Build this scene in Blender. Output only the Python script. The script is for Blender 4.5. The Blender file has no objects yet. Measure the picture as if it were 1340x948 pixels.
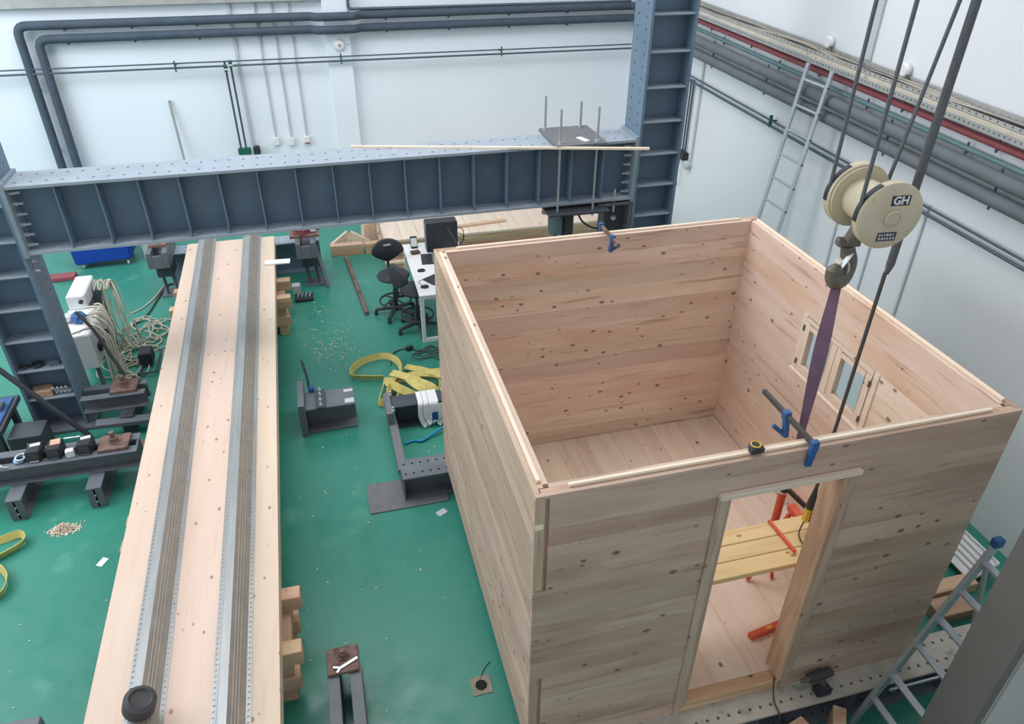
import bpy, bmesh, math, random
from mathutils import Vector, Matrix, Quaternion
random.seed(7)
SC = bpy.context.scene
COL = SC.collection

# ------------------------------------------------------------------ camera
cam_d = bpy.data.cameras.new('camera')
cam = bpy.data.objects.new('camera', cam_d)
COL.objects.link(cam)
cam_d.sensor_fit = 'HORIZONTAL'
cam_d.sensor_width = 36.0
cam_d.lens = 26.277
cam_d.clip_start = 0.05
cam_d.clip_end = 200
_yaw, _pitch, _roll = 0.261095658, 0.581788784, 0.00799005891
_f = Vector((math.sin(_yaw)*math.cos(_pitch), math.cos(_yaw)*math.cos(_pitch), -math.sin(_pitch)))
_r = Vector((math.cos(_yaw), -math.sin(_yaw), 0))
_u = _r.cross(_f)
_r2 = math.cos(_roll)*_r + math.sin(_roll)*_u
_u2 = -math.sin(_roll)*_r + math.cos(_roll)*_u
_m = Matrix((_r2, _u2, -_f)).transposed().to_4x4()
_m.translation = Vector((-0.83623, -2.64501, 5.26640))
cam.matrix_world = _m
SC.camera = cam

# ------------------------------------------------------------------ world, lights, exposure
W = bpy.data.worlds.new('hall_daylight')
SC.world = W
W.use_nodes = True
_bg = W.node_tree.nodes['Background']
_bg.inputs['Color'].default_value = (0.90, 0.95, 1.0, 1)
_bg.inputs['Strength'].default_value = 0.60

def area(name, loc, target, sx, sy, power, col):
    d = bpy.data.lights.new(name, 'AREA')
    d.shape = 'RECTANGLE'; d.size = sx; d.size_y = sy; d.energy = power; d.color = col
    o = bpy.data.objects.new(name, d); COL.objects.link(o)
    o.location = loc
    o.rotation_euler = (Vector(target)-Vector(loc)).to_track_quat('-Z', 'Y').to_euler()
    return o
area('overhead_fill', (-4.0, 5.0, 9.0), (-3.6, 5.2, 0), 2.4, 9.0, 360, (0.95, 0.97, 1.0))  # pair of added, unseen overhead lamps that give the ambient light a direction
area('overhead_fill.001', (2.6, 4.2, 9.0), (2.2, 4.2, 0), 2.4, 9.0, 260, (1.0, 0.96, 0.92))
area('assumed_side_light', (-9.0, 5.0, 5.6), (0, 5.6, 1.2), 7.0, 3.0, 470, (0.88, 0.95, 1.0))  # assumed, unseen source of cool light from the left; no window is built
SC.view_settings.view_transform = 'Standard'
SC.view_settings.look = 'None'
SC.view_settings.gamma = 1.0
SC.view_settings.use_curve_mapping = False
SC.view_settings.exposure = 0.0

# ------------------------------------------------------------------ materials
MATS = {}
def s2l(c):
    return tuple(((x/255)/12.92 if x/255 <= 0.04045 else ((x/255+0.055)/1.055)**2.4) for x in c)
def mat(name, rgb, rough=0.5, metal=0.0, var=0.10, scale=6.0, bump=0.0, bscale=40.0, spots=None, spot_scale=9.0, spot_t=0.62, coat=0.0, stretch=(1, 1, 1)):
    m = bpy.data.materials.new(name); m.use_nodes = True
    nt = m.node_tree; N = nt.nodes; Lk = nt.links
    b = N['Principled BSDF']
    c = s2l(rgb)
    tc = N.new('ShaderNodeTexCoord')
    mp = N.new('ShaderNodeMapping'); mp.inputs['Scale'].default_value = stretch
    Lk.new(tc.outputs['Object'], mp.inputs['Vector'])
    nz = N.new('ShaderNodeTexNoise'); nz.inputs['Scale'].default_value = scale; nz.inputs['Detail'].default_value = 5
    Lk.new(mp.outputs[0], nz.inputs['Vector'])
    rp = N.new('ShaderNodeValToRGB')
    rp.color_ramp.elements[0].position = 0.3; rp.color_ramp.elements[1].position = 0.72
    rp.color_ramp.elements[0].color = (*[x*(1-var) for x in c], 1)
    rp.color_ramp.elements[1].color = (*[min(1, x*(1+var)) for x in c], 1)
    Lk.new(nz.outputs['Fac'], rp.inputs['Fac'])
    out = rp.outputs['Color']
    if spots:
        n2 = N.new('ShaderNodeTexNoise'); n2.inputs['Scale'].default_value = spot_scale; n2.inputs['Detail'].default_value = 6
        Lk.new(tc.outputs['Object'], n2.inputs['Vector'])
        r2 = N.new('ShaderNodeValToRGB')
        r2.color_ramp.elements[0].position = spot_t; r2.color_ramp.elements[0].color = (0, 0, 0, 1)
        r2.color_ramp.elements[1].position = min(1, spot_t+0.08); r2.color_ramp.elements[1].color = (1, 1, 1, 1)
        Lk.new(n2.outputs['Fac'], r2.inputs['Fac'])
        mx = N.new('ShaderNodeMixRGB'); mx.inputs['Color2'].default_value = (*s2l(spots), 1)
        Lk.new(out, mx.inputs['Color1']); Lk.new(r2.outputs['Color'], mx.inputs['Fac'])
        out = mx.outputs['Color']
    Lk.new(out, b.inputs['Base Color'])
    b.inputs['Roughness'].default_value = rough
    b.inputs['Metallic'].default_value = metal
    if coat: b.inputs['Coat Weight'].default_value = coat
    if bump:
        n3 = N.new('ShaderNodeTexNoise'); n3.inputs['Scale'].default_value = bscale; n3.inputs['Detail'].default_value = 4
        Lk.new(tc.outputs['Object'], n3.inputs['Vector'])
        bp = N.new('ShaderNodeBump'); bp.inputs['Strength'].default_value = bump; bp.inputs['Distance'].default_value = 0.01
        Lk.new(n3.outputs['Fac'], bp.inputs['Height']); Lk.new(bp.outputs[0], b.inputs['Normal'])
    MATS[name] = m
    return m

def wood(name, light, dark, axis, tint=0.16, knots=0.105, kscale=4.2, streak=0.55, stain=None, kcol=(92, 62, 44), gscale=9.0, lines=0.0):
    """timber with grain running along axis 0/1/2; every piece shifts its own grain and tone"""
    m = bpy.data.materials.new(name); m.use_nodes = True
    nt = m.node_tree; N = nt.nodes; Lk = nt.links
    b = N['Principled BSDF']; b.inputs['Roughness'].default_value = 0.62
    tc = N.new('ShaderNodeTexCoord'); oi = N.new('ShaderNodeObjectInfo')
    mul = N.new('ShaderNodeVectorMath'); mul.operation = 'SCALE'; mul.inputs[0].default_value = (31.7, 17.3, 43.1)
    Lk.new(oi.outputs['Random'], mul.inputs['Scale'])
    add = N.new('ShaderNodeVectorMath'); add.operation = 'ADD'
    Lk.new(tc.outputs['Object'], add.inputs[0]); Lk.new(mul.outputs[0], add.inputs[1])
    sc = [1.0, 1.0, 1.0]; sc[axis] = 0.10
    mp = N.new('ShaderNodeMapping'); mp.inputs['Scale'].default_value = sc
    Lk.new(add.outputs[0], mp.inputs['Vector'])
    n1 = N.new('ShaderNodeTexNoise'); n1.inputs['Scale'].default_value = gscale; n1.inputs['Detail'].default_value = 6; n1.inputs['Distortion'].default_value = 0.6
    Lk.new(mp.outputs[0], n1.inputs['Vector'])
    n2 = N.new('ShaderNodeTexNoise'); n2.inputs['Scale'].default_value = 70; n2.inputs['Detail'].default_value = 3
    Lk.new(mp.outputs[0], n2.inputs['Vector'])
    mx0 = N.new('ShaderNodeMath'); mx0.operation = 'MULTIPLY_ADD'; mx0.inputs[1].default_value = 0.25
    Lk.new(n2.outputs['Fac'], mx0.inputs[0]); Lk.new(n1.outputs['Fac'], mx0.inputs[2])
    rp = N.new('ShaderNodeValToRGB')
    rp.color_ramp.elements[0].position = 0.42; rp.color_ramp.elements[0].color = (*s2l(dark), 1)
    rp.color_ramp.elements[1].position = 0.42+streak*0.6; rp.color_ramp.elements[1].color = (*s2l(light), 1)
    Lk.new(mx0.outputs[0], rp.inputs['Fac'])
    # per piece tone
    hs = N.new('ShaderNodeHueSaturation')
    mr = N.new('ShaderNodeMapRange'); mr.inputs['To Min'].default_value = 1-tint; mr.inputs['To Max'].default_value = 1+tint*0.55
    Lk.new(oi.outputs['Random'], mr.inputs['Value']); Lk.new(mr.outputs[0], hs.inputs['Value'])
    fr = N.new('ShaderNodeMath'); fr.operation = 'FRACT'
    m13 = N.new('ShaderNodeMath'); m13.operation = 'MULTIPLY'; m13.inputs[1].default_value = 13.7
    Lk.new(oi.outputs['Random'], m13.inputs[0]); Lk.new(m13.outputs[0], fr.inputs[0])
    mr2 = N.new('ShaderNodeMapRange'); mr2.inputs['To Min'].default_value = 0.488; mr2.inputs['To Max'].default_value = 0.512
    Lk.new(fr.outputs[0], mr2.inputs['Value']); Lk.new(mr2.outputs[0], hs.inputs['Hue'])
    Lk.new(rp.outputs['Color'], hs.inputs['Color'])
    out = hs.outputs['Color']
    if stain:
        n4 = N.new('ShaderNodeTexNoise'); n4.inputs['Scale'].default_value = 2.2; n4.inputs['Detail'].default_value = 3
        sc4 = [1.6, 1.6, 1.6]; sc4[axis] = 0.35
        mp4 = N.new('ShaderNodeMapping'); mp4.inputs['Scale'].default_value = sc4
        Lk.new(add.outputs[0], mp4.inputs['Vector']); Lk.new(mp4.outputs[0], n4.inputs['Vector'])
        r4 = N.new('ShaderNodeValToRGB'); r4.color_ramp.elements[0].position = 0.50; r4.color_ramp.elements[1].position = 0.72
        r4.color_ramp.elements[0].color = (0, 0, 0, 1); r4.color_ramp.elements[1].color = (0.8, 0.8, 0.8, 1)
        Lk.new(n4.outputs['Fac'], r4.inputs['Fac'])
        mx4 = N.new('ShaderNodeMixRGB'); mx4.inputs['Color2'].default_value = (*s2l(stain), 1)
        Lk.new(r4.outputs['Color'], mx4.inputs['Fac']); Lk.new(out, mx4.inputs['Color1'])
        out = mx4.outputs['Color']
    if lines:
        sl_ = [1.0, 1.0, 1.0]; sl_[axis] = 0.06
        ml = N.new('ShaderNodeMapping'); ml.inputs['Scale'].default_value = sl_; ml.inputs['Location'].default_value = (5.1, 2.3, 7.7)
        Lk.new(add.outputs[0], ml.inputs['Vector'])
        n5 = N.new('ShaderNodeTexNoise'); n5.inputs['Scale'].default_value = 24; n5.inputs['Detail'].default_value = 2; n5.inputs['Distortion'].default_value = 0.3
        Lk.new(ml.outputs[0], n5.inputs['Vector'])
        r5 = N.new('ShaderNodeValToRGB'); r5.color_ramp.elements[0].position = 0.60; r5.color_ramp.elements[1].position = 0.74
        r5.color_ramp.elements[0].color = (0, 0, 0, 1); r5.color_ramp.elements[1].color = (lines, lines, lines, 1)
        Lk.new(n5.outputs['Fac'], r5.inputs['Fac'])
        mx5 = N.new('ShaderNodeMixRGB'); mx5.inputs['Color2'].default_value = (*s2l((150, 104, 84)), 1)
        Lk.new(r5.outputs['Color'], mx5.inputs['Fac']); Lk.new(out, mx5.inputs['Color1'])
        out = mx5.outputs['Color']
    if knots:
        sk = [1.0, 1.0, 1.0]; sk[axis] = 0.62
        mk = N.new('ShaderNodeMapping'); mk.inputs['Scale'].default_value = sk
        Lk.new(add.outputs[0], mk.inputs['Vector'])
        vo = N.new('ShaderNodeTexVoronoi'); vo.inputs['Scale'].default_value = kscale
        Lk.new(mk.outputs[0], vo.inputs['Vector'])
        dv = N.new('ShaderNodeMath'); dv.operation = 'DIVIDE'
        sp_ = N.new('ShaderNodeSeparateColor'); Lk.new(vo.outputs['Color'], sp_.inputs[0])
        pw = N.new('ShaderNodeMath'); pw.operation = 'MULTIPLY_ADD'; pw.inputs[1].default_value = 1.1; pw.inputs[2].default_value = 0.12
        Lk.new(sp_.outputs[0], pw.inputs[0]); Lk.new(vo.outputs['Distance'], dv.inputs[0]); Lk.new(pw.outputs[0], dv.inputs[1])
        rk = N.new('ShaderNodeValToRGB')
        rk.color_ramp.elements[0].position = knots*0.55; rk.color_ramp.elements[0].color = (1, 1, 1, 1)
        rk.color_ramp.elements[1].position = knots; rk.color_ramp.elements[1].color = (0, 0, 0, 1)
        Lk.new(dv.outputs[0], rk.inputs['Fac'])
        mk2 = N.new('ShaderNodeMixRGB'); mk2.inputs['Color2'].default_value = (*s2l(kcol), 1)
        mm = N.new('ShaderNodeMath'); mm.operation = 'MULTIPLY'; mm.inputs[1].default_value = 0.85
        Lk.new(rk.outputs['Color'], mm.inputs[0]); Lk.new(mm.outputs[0], mk2.inputs['Fac'])
        Lk.new(out, mk2.inputs['Color1'])
        out = mk2.outputs['Color']
    Lk.new(out, b.inputs['Base Color'])
    bp = N.new('ShaderNodeBump'); bp.inputs['Strength'].default_value = 0.08; bp.inputs['Distance'].default_value = 0.003
    Lk.new(n2.outputs['Fac'], bp.inputs['Height']); Lk.new(bp.outputs[0], b.inputs['Normal'])
    MATS[name] = m
    return m

for ax, a in enumerate('xyz'):
    wood('pine_inner_'+a, (235, 215, 199), (221, 195, 175), ax, tint=0.12, kscale=11.0, knots=0.20, stain=(216, 180, 150), kcol=(122, 90, 68), gscale=6, streak=0.6, lines=0.5)
    wood('pine_outer_'+a, (205, 181, 163), (185, 156, 137), ax, tint=0.14, kscale=10.0, knots=0.18, stain=(160, 132, 110), kcol=(108, 80, 62), gscale=6, streak=0.6, lines=0.5)
    wood('spruce_pale_'+a, (227, 205, 187), (219, 195, 175), ax, tint=0.03, kscale=11.0, knots=0.17, kcol=(150, 120, 94), gscale=5, streak=0.7, lines=0.12)
    wood('pine_floor_'+a, (236, 220, 202), (224, 202, 180), ax, tint=0.08, kscale=7.0, knots=0.12, gscale=6, lines=0.2)
    wood('fresh_cut_'+a, (250, 234, 214), (242, 220, 196), ax, tint=0.03, knots=0)
    wood('lumber_'+a, (214, 180, 150), (182, 142, 114), ax, tint=0.16, knots=0.12, kscale=7, lines=0.3)
    wood('plank_yellow_'+a, (234, 204, 156), (218, 182, 130), ax, tint=0.06, kscale=6, knots=0.12, kcol=(150, 100, 60), lines=0.2)
mat('white_plaster', (233, 242, 250), 0.8, var=0.03, scale=0.8, bump=0.05, bscale=90)
mat('side_wall_paint', (230, 234, 238), 0.8, var=0.03, scale=0.8, bump=0.05, bscale=90)
mat('upper_wall_paint', (232, 236, 240), 0.8, var=0.02, scale=0.8)
mat('blue_grey_steel', (106, 128, 148), 0.48, var=0.10, scale=3, bump=0.04, bscale=60)
mat('flange_top_paint', (158, 170, 182), 0.5, var=0.08, scale=5, spots=(178, 184, 190), spot_t=0.66)
mat('stiffener_dust', (140, 154, 166), 0.6, var=0.12, scale=6)
mat('dark_steel', (104, 110, 118), 0.5, var=0.14, scale=6, bump=0.05, spots=(104, 96, 92), spot_t=0.66)
mat('black_steel', (68, 72, 80), 0.45, var=0.15, scale=7)
mat('beam_dusty_white', (186, 180, 168), 0.7, var=0.12, scale=7, spots=(150, 150, 146), spot_t=0.6)
mat('galvanised', (170, 174, 175), 0.4, metal=0.45, var=0.12, scale=5, stretch=(6, .4, 6))
mat('galvanised_shaded', (160, 152, 143), 0.5, metal=0.2, var=0.12, scale=9)  # browner copy of the zinc: shade on the right-facing web put into its colour
mat('zinc_bolt', (214, 218, 222), 0.3, metal=0.7, var=0.1)
mat('aluminium', (196, 202, 208), 0.35, metal=0.6, var=0.06)
mat('rust', (126, 100, 92), 0.75, var=0.25, scale=14, spots=(98, 74, 68), spot_t=0.55)
mat('raw_plate', (112, 114, 118), 0.55, var=0.14, scale=9, spots=(112, 104, 98), spot_t=0.6)
mat('pipe_insulation', (70, 84, 98), 0.75, var=0.12, scale=5, bump=0.25, bscale=22)
mat('pipe_insulation_grey', (104, 112, 118), 0.75, var=0.10, scale=5, bump=0.2, bscale=22)
mat('steel_pipe', (84, 98, 112), 0.5, metal=0.3, var=0.1)
mat('green_pipe', (104, 134, 138), 0.5, var=0.08)
mat('red_pipe', (150, 78, 84), 0.55, var=0.1, scale=8)
mat('valve_green', (22, 98, 82), 0.45, var=0.12)
mat('conduit', (196, 202, 206), 0.6, var=0.05)
mat('tray_cream', (206, 198, 182), 0.65, var=0.10, scale=5, spots=(176, 166, 150), spot_t=0.64)
mat('tray_zinc', (176, 178, 176), 0.5, metal=0.3, var=0.1)
mat('cable_grey', (170, 164, 152), 0.6, var=0.1)
mat('cable_dark', (70, 66, 66), 0.6, var=0.1)
mat('black_plastic', (48, 52, 58), 0.5, var=0.15, scale=8)
mat('chair_black', (54, 58, 64), 0.65, var=0.12, scale=8, bump=0.06)
mat('white_plastic', (232, 232, 232), 0.45, var=0.03)
mat('desk_white', (238, 238, 238), 0.4, var=0.02)
mat('beige_cable', (196, 190, 172), 0.6, var=0.08)
mat('yellow_web', (208, 192, 116), 0.8, var=0.14, scale=12, bump=0.15, bscale=120)
mat('purple_web', (104, 78, 98), 0.8, var=0.14, scale=10, bump=0.12, bscale=120)
mat('white_web', (232, 232, 234), 0.8, var=0.05, bump=0.1, bscale=120)
mat('blue_paint', (44, 92, 150), 0.4, var=0.12)
mat('bin_blue', (22, 70, 172), 0.5, var=0.06)
mat('cyan_rope', (30, 140, 190), 0.6, var=0.1)
mat('tarp_blue', (60, 104, 164), 0.6, var=0.2)
mat('orange_paint', (214, 92, 62), 0.45, var=0.1)
mat('yellow_plastic', (222, 190, 60), 0.45, var=0.1)
mat('block_beige', (202, 190, 164), 0.42, var=0.07, scale=5, spots=(176, 162, 138), spot_t=0.68)
mat('hook_steel', (110, 106, 98), 0.5, metal=0.3, var=0.2, scale=12)
mat('wire_rope', (98, 102, 106), 0.55, metal=0.3, var=0.15, scale=60)
mat('label_black', (40, 46, 56), 0.5, var=0.05)
mat('print_white', (232, 234, 236), 0.5, var=0.02)
mat('paper', (236, 236, 232), 0.7, var=0.02)
mat('chips', (228, 210, 190), 0.8, var=0.12)
mat('pillar_grey', (104, 100, 96), 0.7, var=0.08, scale=2.5, spots=(128, 104, 98), spot_scale=3, spot_t=0.64)
mat('pillar_light', (176, 176, 174), 0.75, var=0.03, scale=2)
mat('rubber', (70, 70, 72), 0.7, var=0.15, scale=10)
mat('brown_case', (96, 74, 60), 0.6, var=0.1)
mat('concrete_hole', (24, 32, 30), 0.9, var=0.1)
mat('drain_concrete', (148, 142, 126), 0.85, var=0.15, scale=20)
# green epoxy floor with wear
def floor_mat():
    m = mat('green_epoxy', (56, 138, 120), 0.30, var=0.06, scale=0.9, spots=(76, 150, 132), spot_scale=2.2, spot_t=0.62)
    nt = m.node_tree; N = nt.nodes; Lk = nt.links
    b = N['Principled BSDF']
    tc = N.new('ShaderNodeTexCoord')
    vo = N.new('ShaderNodeTexVoronoi'); vo.inputs['Scale'].default_value = 3.2
    Lk.new(tc.outputs['Object'], vo.inputs['Vector'])
    n = N.new('ShaderNodeTexNoise'); n.inputs['Scale'].default_value = 5; n.inputs['Detail'].default_value = 8
    Lk.new(tc.outputs['Object'], n.inputs['Vector'])
    mr = N.new('ShaderNodeMapRange'); mr.inputs['From Min'].default_value = 0.3; mr.inputs['From Max'].default_value = 0.7
    mr.inputs['To Min'].default_value = 0.24; mr.inputs['To Max'].default_value = 0.46
    Lk.new(n.outputs['Fac'], mr.inputs['Value']); Lk.new(mr.outputs[0], b.inputs['Roughness'])
    r = N.new('ShaderNodeValToRGB'); r.color_ramp.elements[0].position = 0.012; r.color_ramp.elements[1].position = 0.022
    r.color_ramp.elements[0].color = (1, 1, 1, 1); r.color_ramp.elements[1].color = (0, 0, 0, 1)
    Lk.new(vo.outputs['Distance'], r.inputs['Fac'])
    old = b.inputs['Base Color'].links[0].from_socket
    mx = N.new('ShaderNodeMixRGB'); mx.inputs['Color2'].default_value = (*s2l((150, 190, 178)), 1)
    Lk.new(old, mx.inputs['Color1']); Lk.new(r.outputs['Color'], mx.inputs['Fac'])
    Lk.new(mx.outputs['Color'], b.inputs['Base Color'])
floor_mat()
def glass_mat():
    m = bpy.data.materials.new('window_glass'); m.use_nodes = True
    b = m.node_tree.nodes['Principled BSDF']
    b.inputs['Base Color'].default_value = (0.93, 0.96, 0.97, 1)
    b.inputs['Transmission Weight'].default_value = 1.0
    b.inputs['Roughness'].default_value = 0.04
    b.inputs['IOR'].default_value = 1.1
    MATS['window_glass'] = m
glass_mat()

# ------------------------------------------------------------------ mesh helpers
ORG = {}
def V(*a): return Vector(a[0]) if len(a) == 1 else Vector(a)
def spline(pts, n=6, closed=False):
    P = [V(p) for p in pts]; out = []
    k = len(P)
    rng = range(k) if closed else range(k-1)
    for i in rng:
        if closed: p0, p1, p2, p3 = P[(i-1) % k], P[i], P[(i+1) % k], P[(i+2) % k]
        else: p0, p1, p2, p3 = P[max(i-1, 0)], P[i], P[i+1], P[min(i+2, k-1)]
        for j in range(n):
            t = j/n
            out.append(0.5*((2*p1)+(-p0+p2)*t+(2*p0-5*p1+4*p2-p3)*t*t+(-p0+3*p1-3*p2+p3)*t**3))
    if not closed: out.append(P[-1])
    return out

class MB:
    def __init__(s): s.v = []; s.f = []
    def add(s, vs, fs):
        o = len(s.v); s.v += [V(p) for p in vs]; s.f += [tuple(i+o for i in f) for f in fs]; return s
    def box(s, x0, x1, y0, y1, z0, z1):
        return s.add([(x0, y0, z0), (x1, y0, z0), (x1, y1, z0), (x0, y1, z0), (x0, y0, z1), (x1, y0, z1), (x1, y1, z1), (x0, y1, z1)],
                     [(0, 3, 2, 1), (4, 5, 6, 7), (0, 1, 5, 4), (1, 2, 6, 5), (2, 3, 7, 6), (3, 0, 4, 7)])
    def obox(s, c, size, rot=(0, 0, 0)):
        M = Matrix.Rotation(rot[2], 3, 'Z') @ Matrix.Rotation(rot[1], 3, 'Y') @ Matrix.Rotation(rot[0], 3, 'X')
        a = len(s.v); h = [x/2 for x in size]
        s.box(-h[0], h[0], -h[1], h[1], -h[2], h[2])
        for i in range(a, len(s.v)): s.v[i] = M @ s.v[i] + V(c)
        return s
    def bar(s, p0, p1, w, h, up=(0, 0, 1)):
        p0, p1 = V(p0), V(p1); d = (p1-p0).normalized(); u = V(up)
        sd = d.cross(u)
        if sd.length < 1e-4: sd = d.cross(V(0, 1, 0))
        sd.normalize(); u = sd.cross(d).normalized()
        vs = []
        for p in (p0, p1):
            for a, b in ((-1, -1), (1, -1), (1, 1), (-1, 1)): vs.append(p+sd*a*w/2+u*b*h/2)
        return s.add(vs, [(0, 1, 2, 3), (7, 6, 5, 4), (0, 4, 5, 1), (1, 5, 6, 2), (2, 6, 7, 3), (3, 7, 4, 0)])
    def tube(s, pts, r, n=8, closed=False, cap=True):
        P = [V(p) for p in pts]; k = len(P); R = r if isinstance(r, (list, tuple)) else [r]*k
        o = len(s.v); ref = None
        for i, p in enumerate(P):
            if closed: d = P[(i+1) % k]-P[i-1]
            else: d = P[min(i+1, k-1)]-P[max(i-1, 0)]
            if d.length < 1e-9: d = V(0, 0, 1)
            d.normalize()
            if ref is None:
                ref = V(0, 0, 1) if abs(d.z) < 0.9 else V(1, 0, 0)
            a = (ref-d*ref.dot(d))
            if a.length < 1e-6: a = d.orthogonal()
            a.normalize(); ref = a; b = d.cross(a)
            for j in range(n):
                t = 2*math.pi*j/n
                s.v.append(p+(a*math.cos(t)+b*math.sin(t))*R[i])
        m = k if closed else k-1
        for i in range(m):
            for j in range(n):
                a0 = o+i*n+j; a1 = o+i*n+(j+1) % n; i2 = (i+1) % k
                s.f.append((a0, a1, o+i2*n+(j+1) % n, o+i2*n+j))
        if not closed and cap:
            s.f.append(tuple(o+j for j in range(n))[::-1]); s.f.append(tuple(o+(k-1)*n+j for j in range(n)))
        return s
    def cyl(s, p0, p1, r, n=16, r2=None): return s.tube([p0, p1], [r, r if r2 is None else r2], n)
    def lathe(s, prof, c, axis=(0, 0, 1), n=24, sx=1.0, sy=1.0, rz=0.0):
        q = V(0, 0, 1).rotation_difference(V(axis)); o = len(s.v); c = V(c); k = len(prof)
        for r, z in prof:
            for j in range(n):
                t = 2*math.pi*j/n+rz
                s.v.append(c+q @ V(r*math.cos(t)*sx, r*math.sin(t)*sy, z))
        for i in range(k-1):
            for j in range(n):
                s.f.append((o+i*n+j, o+i*n+(j+1) % n, o+(i+1)*n+(j+1) % n, o+(i+1)*n+j))
        s.f.append(tuple(o+j for j in range(n))[::-1]); s.f.append(tuple(o+(k-1)*n+j for j in range(n)))
        return s
    def ribbon(s, pts, wdir, w, t):
        P = [V(p) for p in pts]; k = len(P); o = len(s.v)
        for i, p in enumerate(P):
            d = (P[min(i+1, k-1)]-P[max(i-1, 0)]).normalized()
            wd = V(wdir[i] if isinstance(wdir, list) else wdir); wd = wd-d*wd.dot(d)
            if wd.length < 1e-5: wd = d.orthogonal()
            wd.normalize(); nn = d.cross(wd)
            ww = w[i] if isinstance(w, list) else w
            for a, b in ((-1, -1), (1, -1), (1, 1), (-1, 1)): s.v.append(p+wd*a*ww/2+nn*b*t/2)
        for i in range(k-1):
            for j in range(4):
                s.f.append((o+i*4+j, o+i*4+(j+1) % 4, o+(i+1)*4+(j+1) % 4, o+(i+1)*4+j))
        s.f.append((o+3, o+2, o+1, o)); s.f.append(tuple(o+(k-1)*4+j for j in range(4)))
        return s
    def prism(s, poly, a, b, axis):
        """poly of 2D points extruded from a to b along axis 'x','y' or 'z'"""
        def P(u, v, w): return {'x': (w, u, v), 'y': (u, w, v), 'z': (u, v, w)}[axis]
        n = len(poly)
        return s.add([P(u, v, a) for u, v in poly]+[P(u, v, b) for u, v in poly],
                     [tuple(range(n))[::-1], tuple(range(n, 2*n))]+[(i, (i+1) % n, n+(i+1) % n, n+i) for i in range(n)])
    def perf(s, u0, u1, v0, v1, w0, w1, nu, nv, r, axes, vmargin=None):
        """plate with real round holes: u,v in plane, w thickness; axes e.g. 'xyz' = (u,v,w)"""
        ix = ['xyz'.index(c) for c in axes]
        def P(u, v, w):
            q = [0, 0, 0]; q[ix[0]] = u; q[ix[1]] = v; q[ix[2]] = w; return q
        du = (u1-u0)/nu
        vs = [v0+(v1-v0)*k/nv for k in range(nv+1)]
        for i in range(nu):
            for j in range(nv):
                a0, a1, b0, b1 = u0+i*du, u0+(i+1)*du, vs[j], vs[j+1]
                cu, cv = (a0+a1)/2, (b0+b1)/2
                outer = [(a1, cv), (a1, b1), (cu, b1), (a0, b1), (a0, cv), (a0, b0), (cu, b0), (a1, b0)]
                inner = [(cu+r*math.cos(t*math.pi/4), cv+r*math.sin(t*math.pi/4)) for t in range(8)]
                o = len(s.v)
                for w in (w0, w1):
                    for u, v in outer+inner: s.v.append(V(P(u, v, w)))
                for t in range(8):
                    t2 = (t+1) % 8
                    s.f.append((o+t, o+t2, o+8+t2, o+8+t)); s.f.append((o+16+t, o+24+t, o+24+t2, o+16+t2))
                    s.f.append((o+8+t, o+8+t2, o+24+t2, o+24+t))
                if i == 0:
                    s.f.append((o+3, o+4, o+20, o+19)); s.f.append((o+4, o+5, o+21, o+20))
                if i == nu-1:
                    s.f.append((o+7, o+0, o+16, o+23)); s.f.append((o+0, o+1, o+17, o+16))
                if j == 0:
                    s.f.append((o+5, o+6, o+22, o+21)); s.f.append((o+6, o+7, o+23, o+22))
                if j == nv-1:
                    s.f.append((o+1, o+2, o+18, o+17)); s.f.append((o+2, o+3, o+19, o+18))
        return s
    def build(s, name, m, parent=None, smooth=False, bevel=0.0, label=None, recalc=True):
        me = bpy.data.meshes.new(name)
        if parent is None:
            xs = [p.x for p in s.v]; ys = [p.y for p in s.v]; zs = [p.z for p in s.v]
            off = V((min(xs)+max(xs))/2, (min(ys)+max(ys))/2, min(zs))
        else: off = ORG[parent]
        me.from_pydata([tuple(p-off) for p in s.v], [], s.f)
        bm = bmesh.new(); bm.from_mesh(me)
        bmesh.ops.remove_doubles(bm, verts=bm.verts, dist=1e-5)
        if recalc: bmesh.ops.recalc_face_normals(bm, faces=bm.faces)
        if bevel:
            es = [e for e in bm.edges if len(e.link_faces) == 2 and e.calc_face_angle(0) > 0.6]
            bmesh.ops.bevel(bm, geom=es, offset=bevel, segments=1 if bevel < 0.008 else 2, affect='EDGES', clamp_overlap=True)
        bm.to_mesh(me); bm.free()
        if smooth:
            for p in me.polygons: p.use_smooth = True
            me.set_sharp_from_angle(angle=math.radians(40))
        me.materials.append(MATS[m])
        o = bpy.data.objects.new(name, me); COL.objects.link(o)
        if parent is None: o.location = off
        else: o.parent = parent
        ORG[o] = off
        if label: o['label'] = label
        return o

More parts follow.
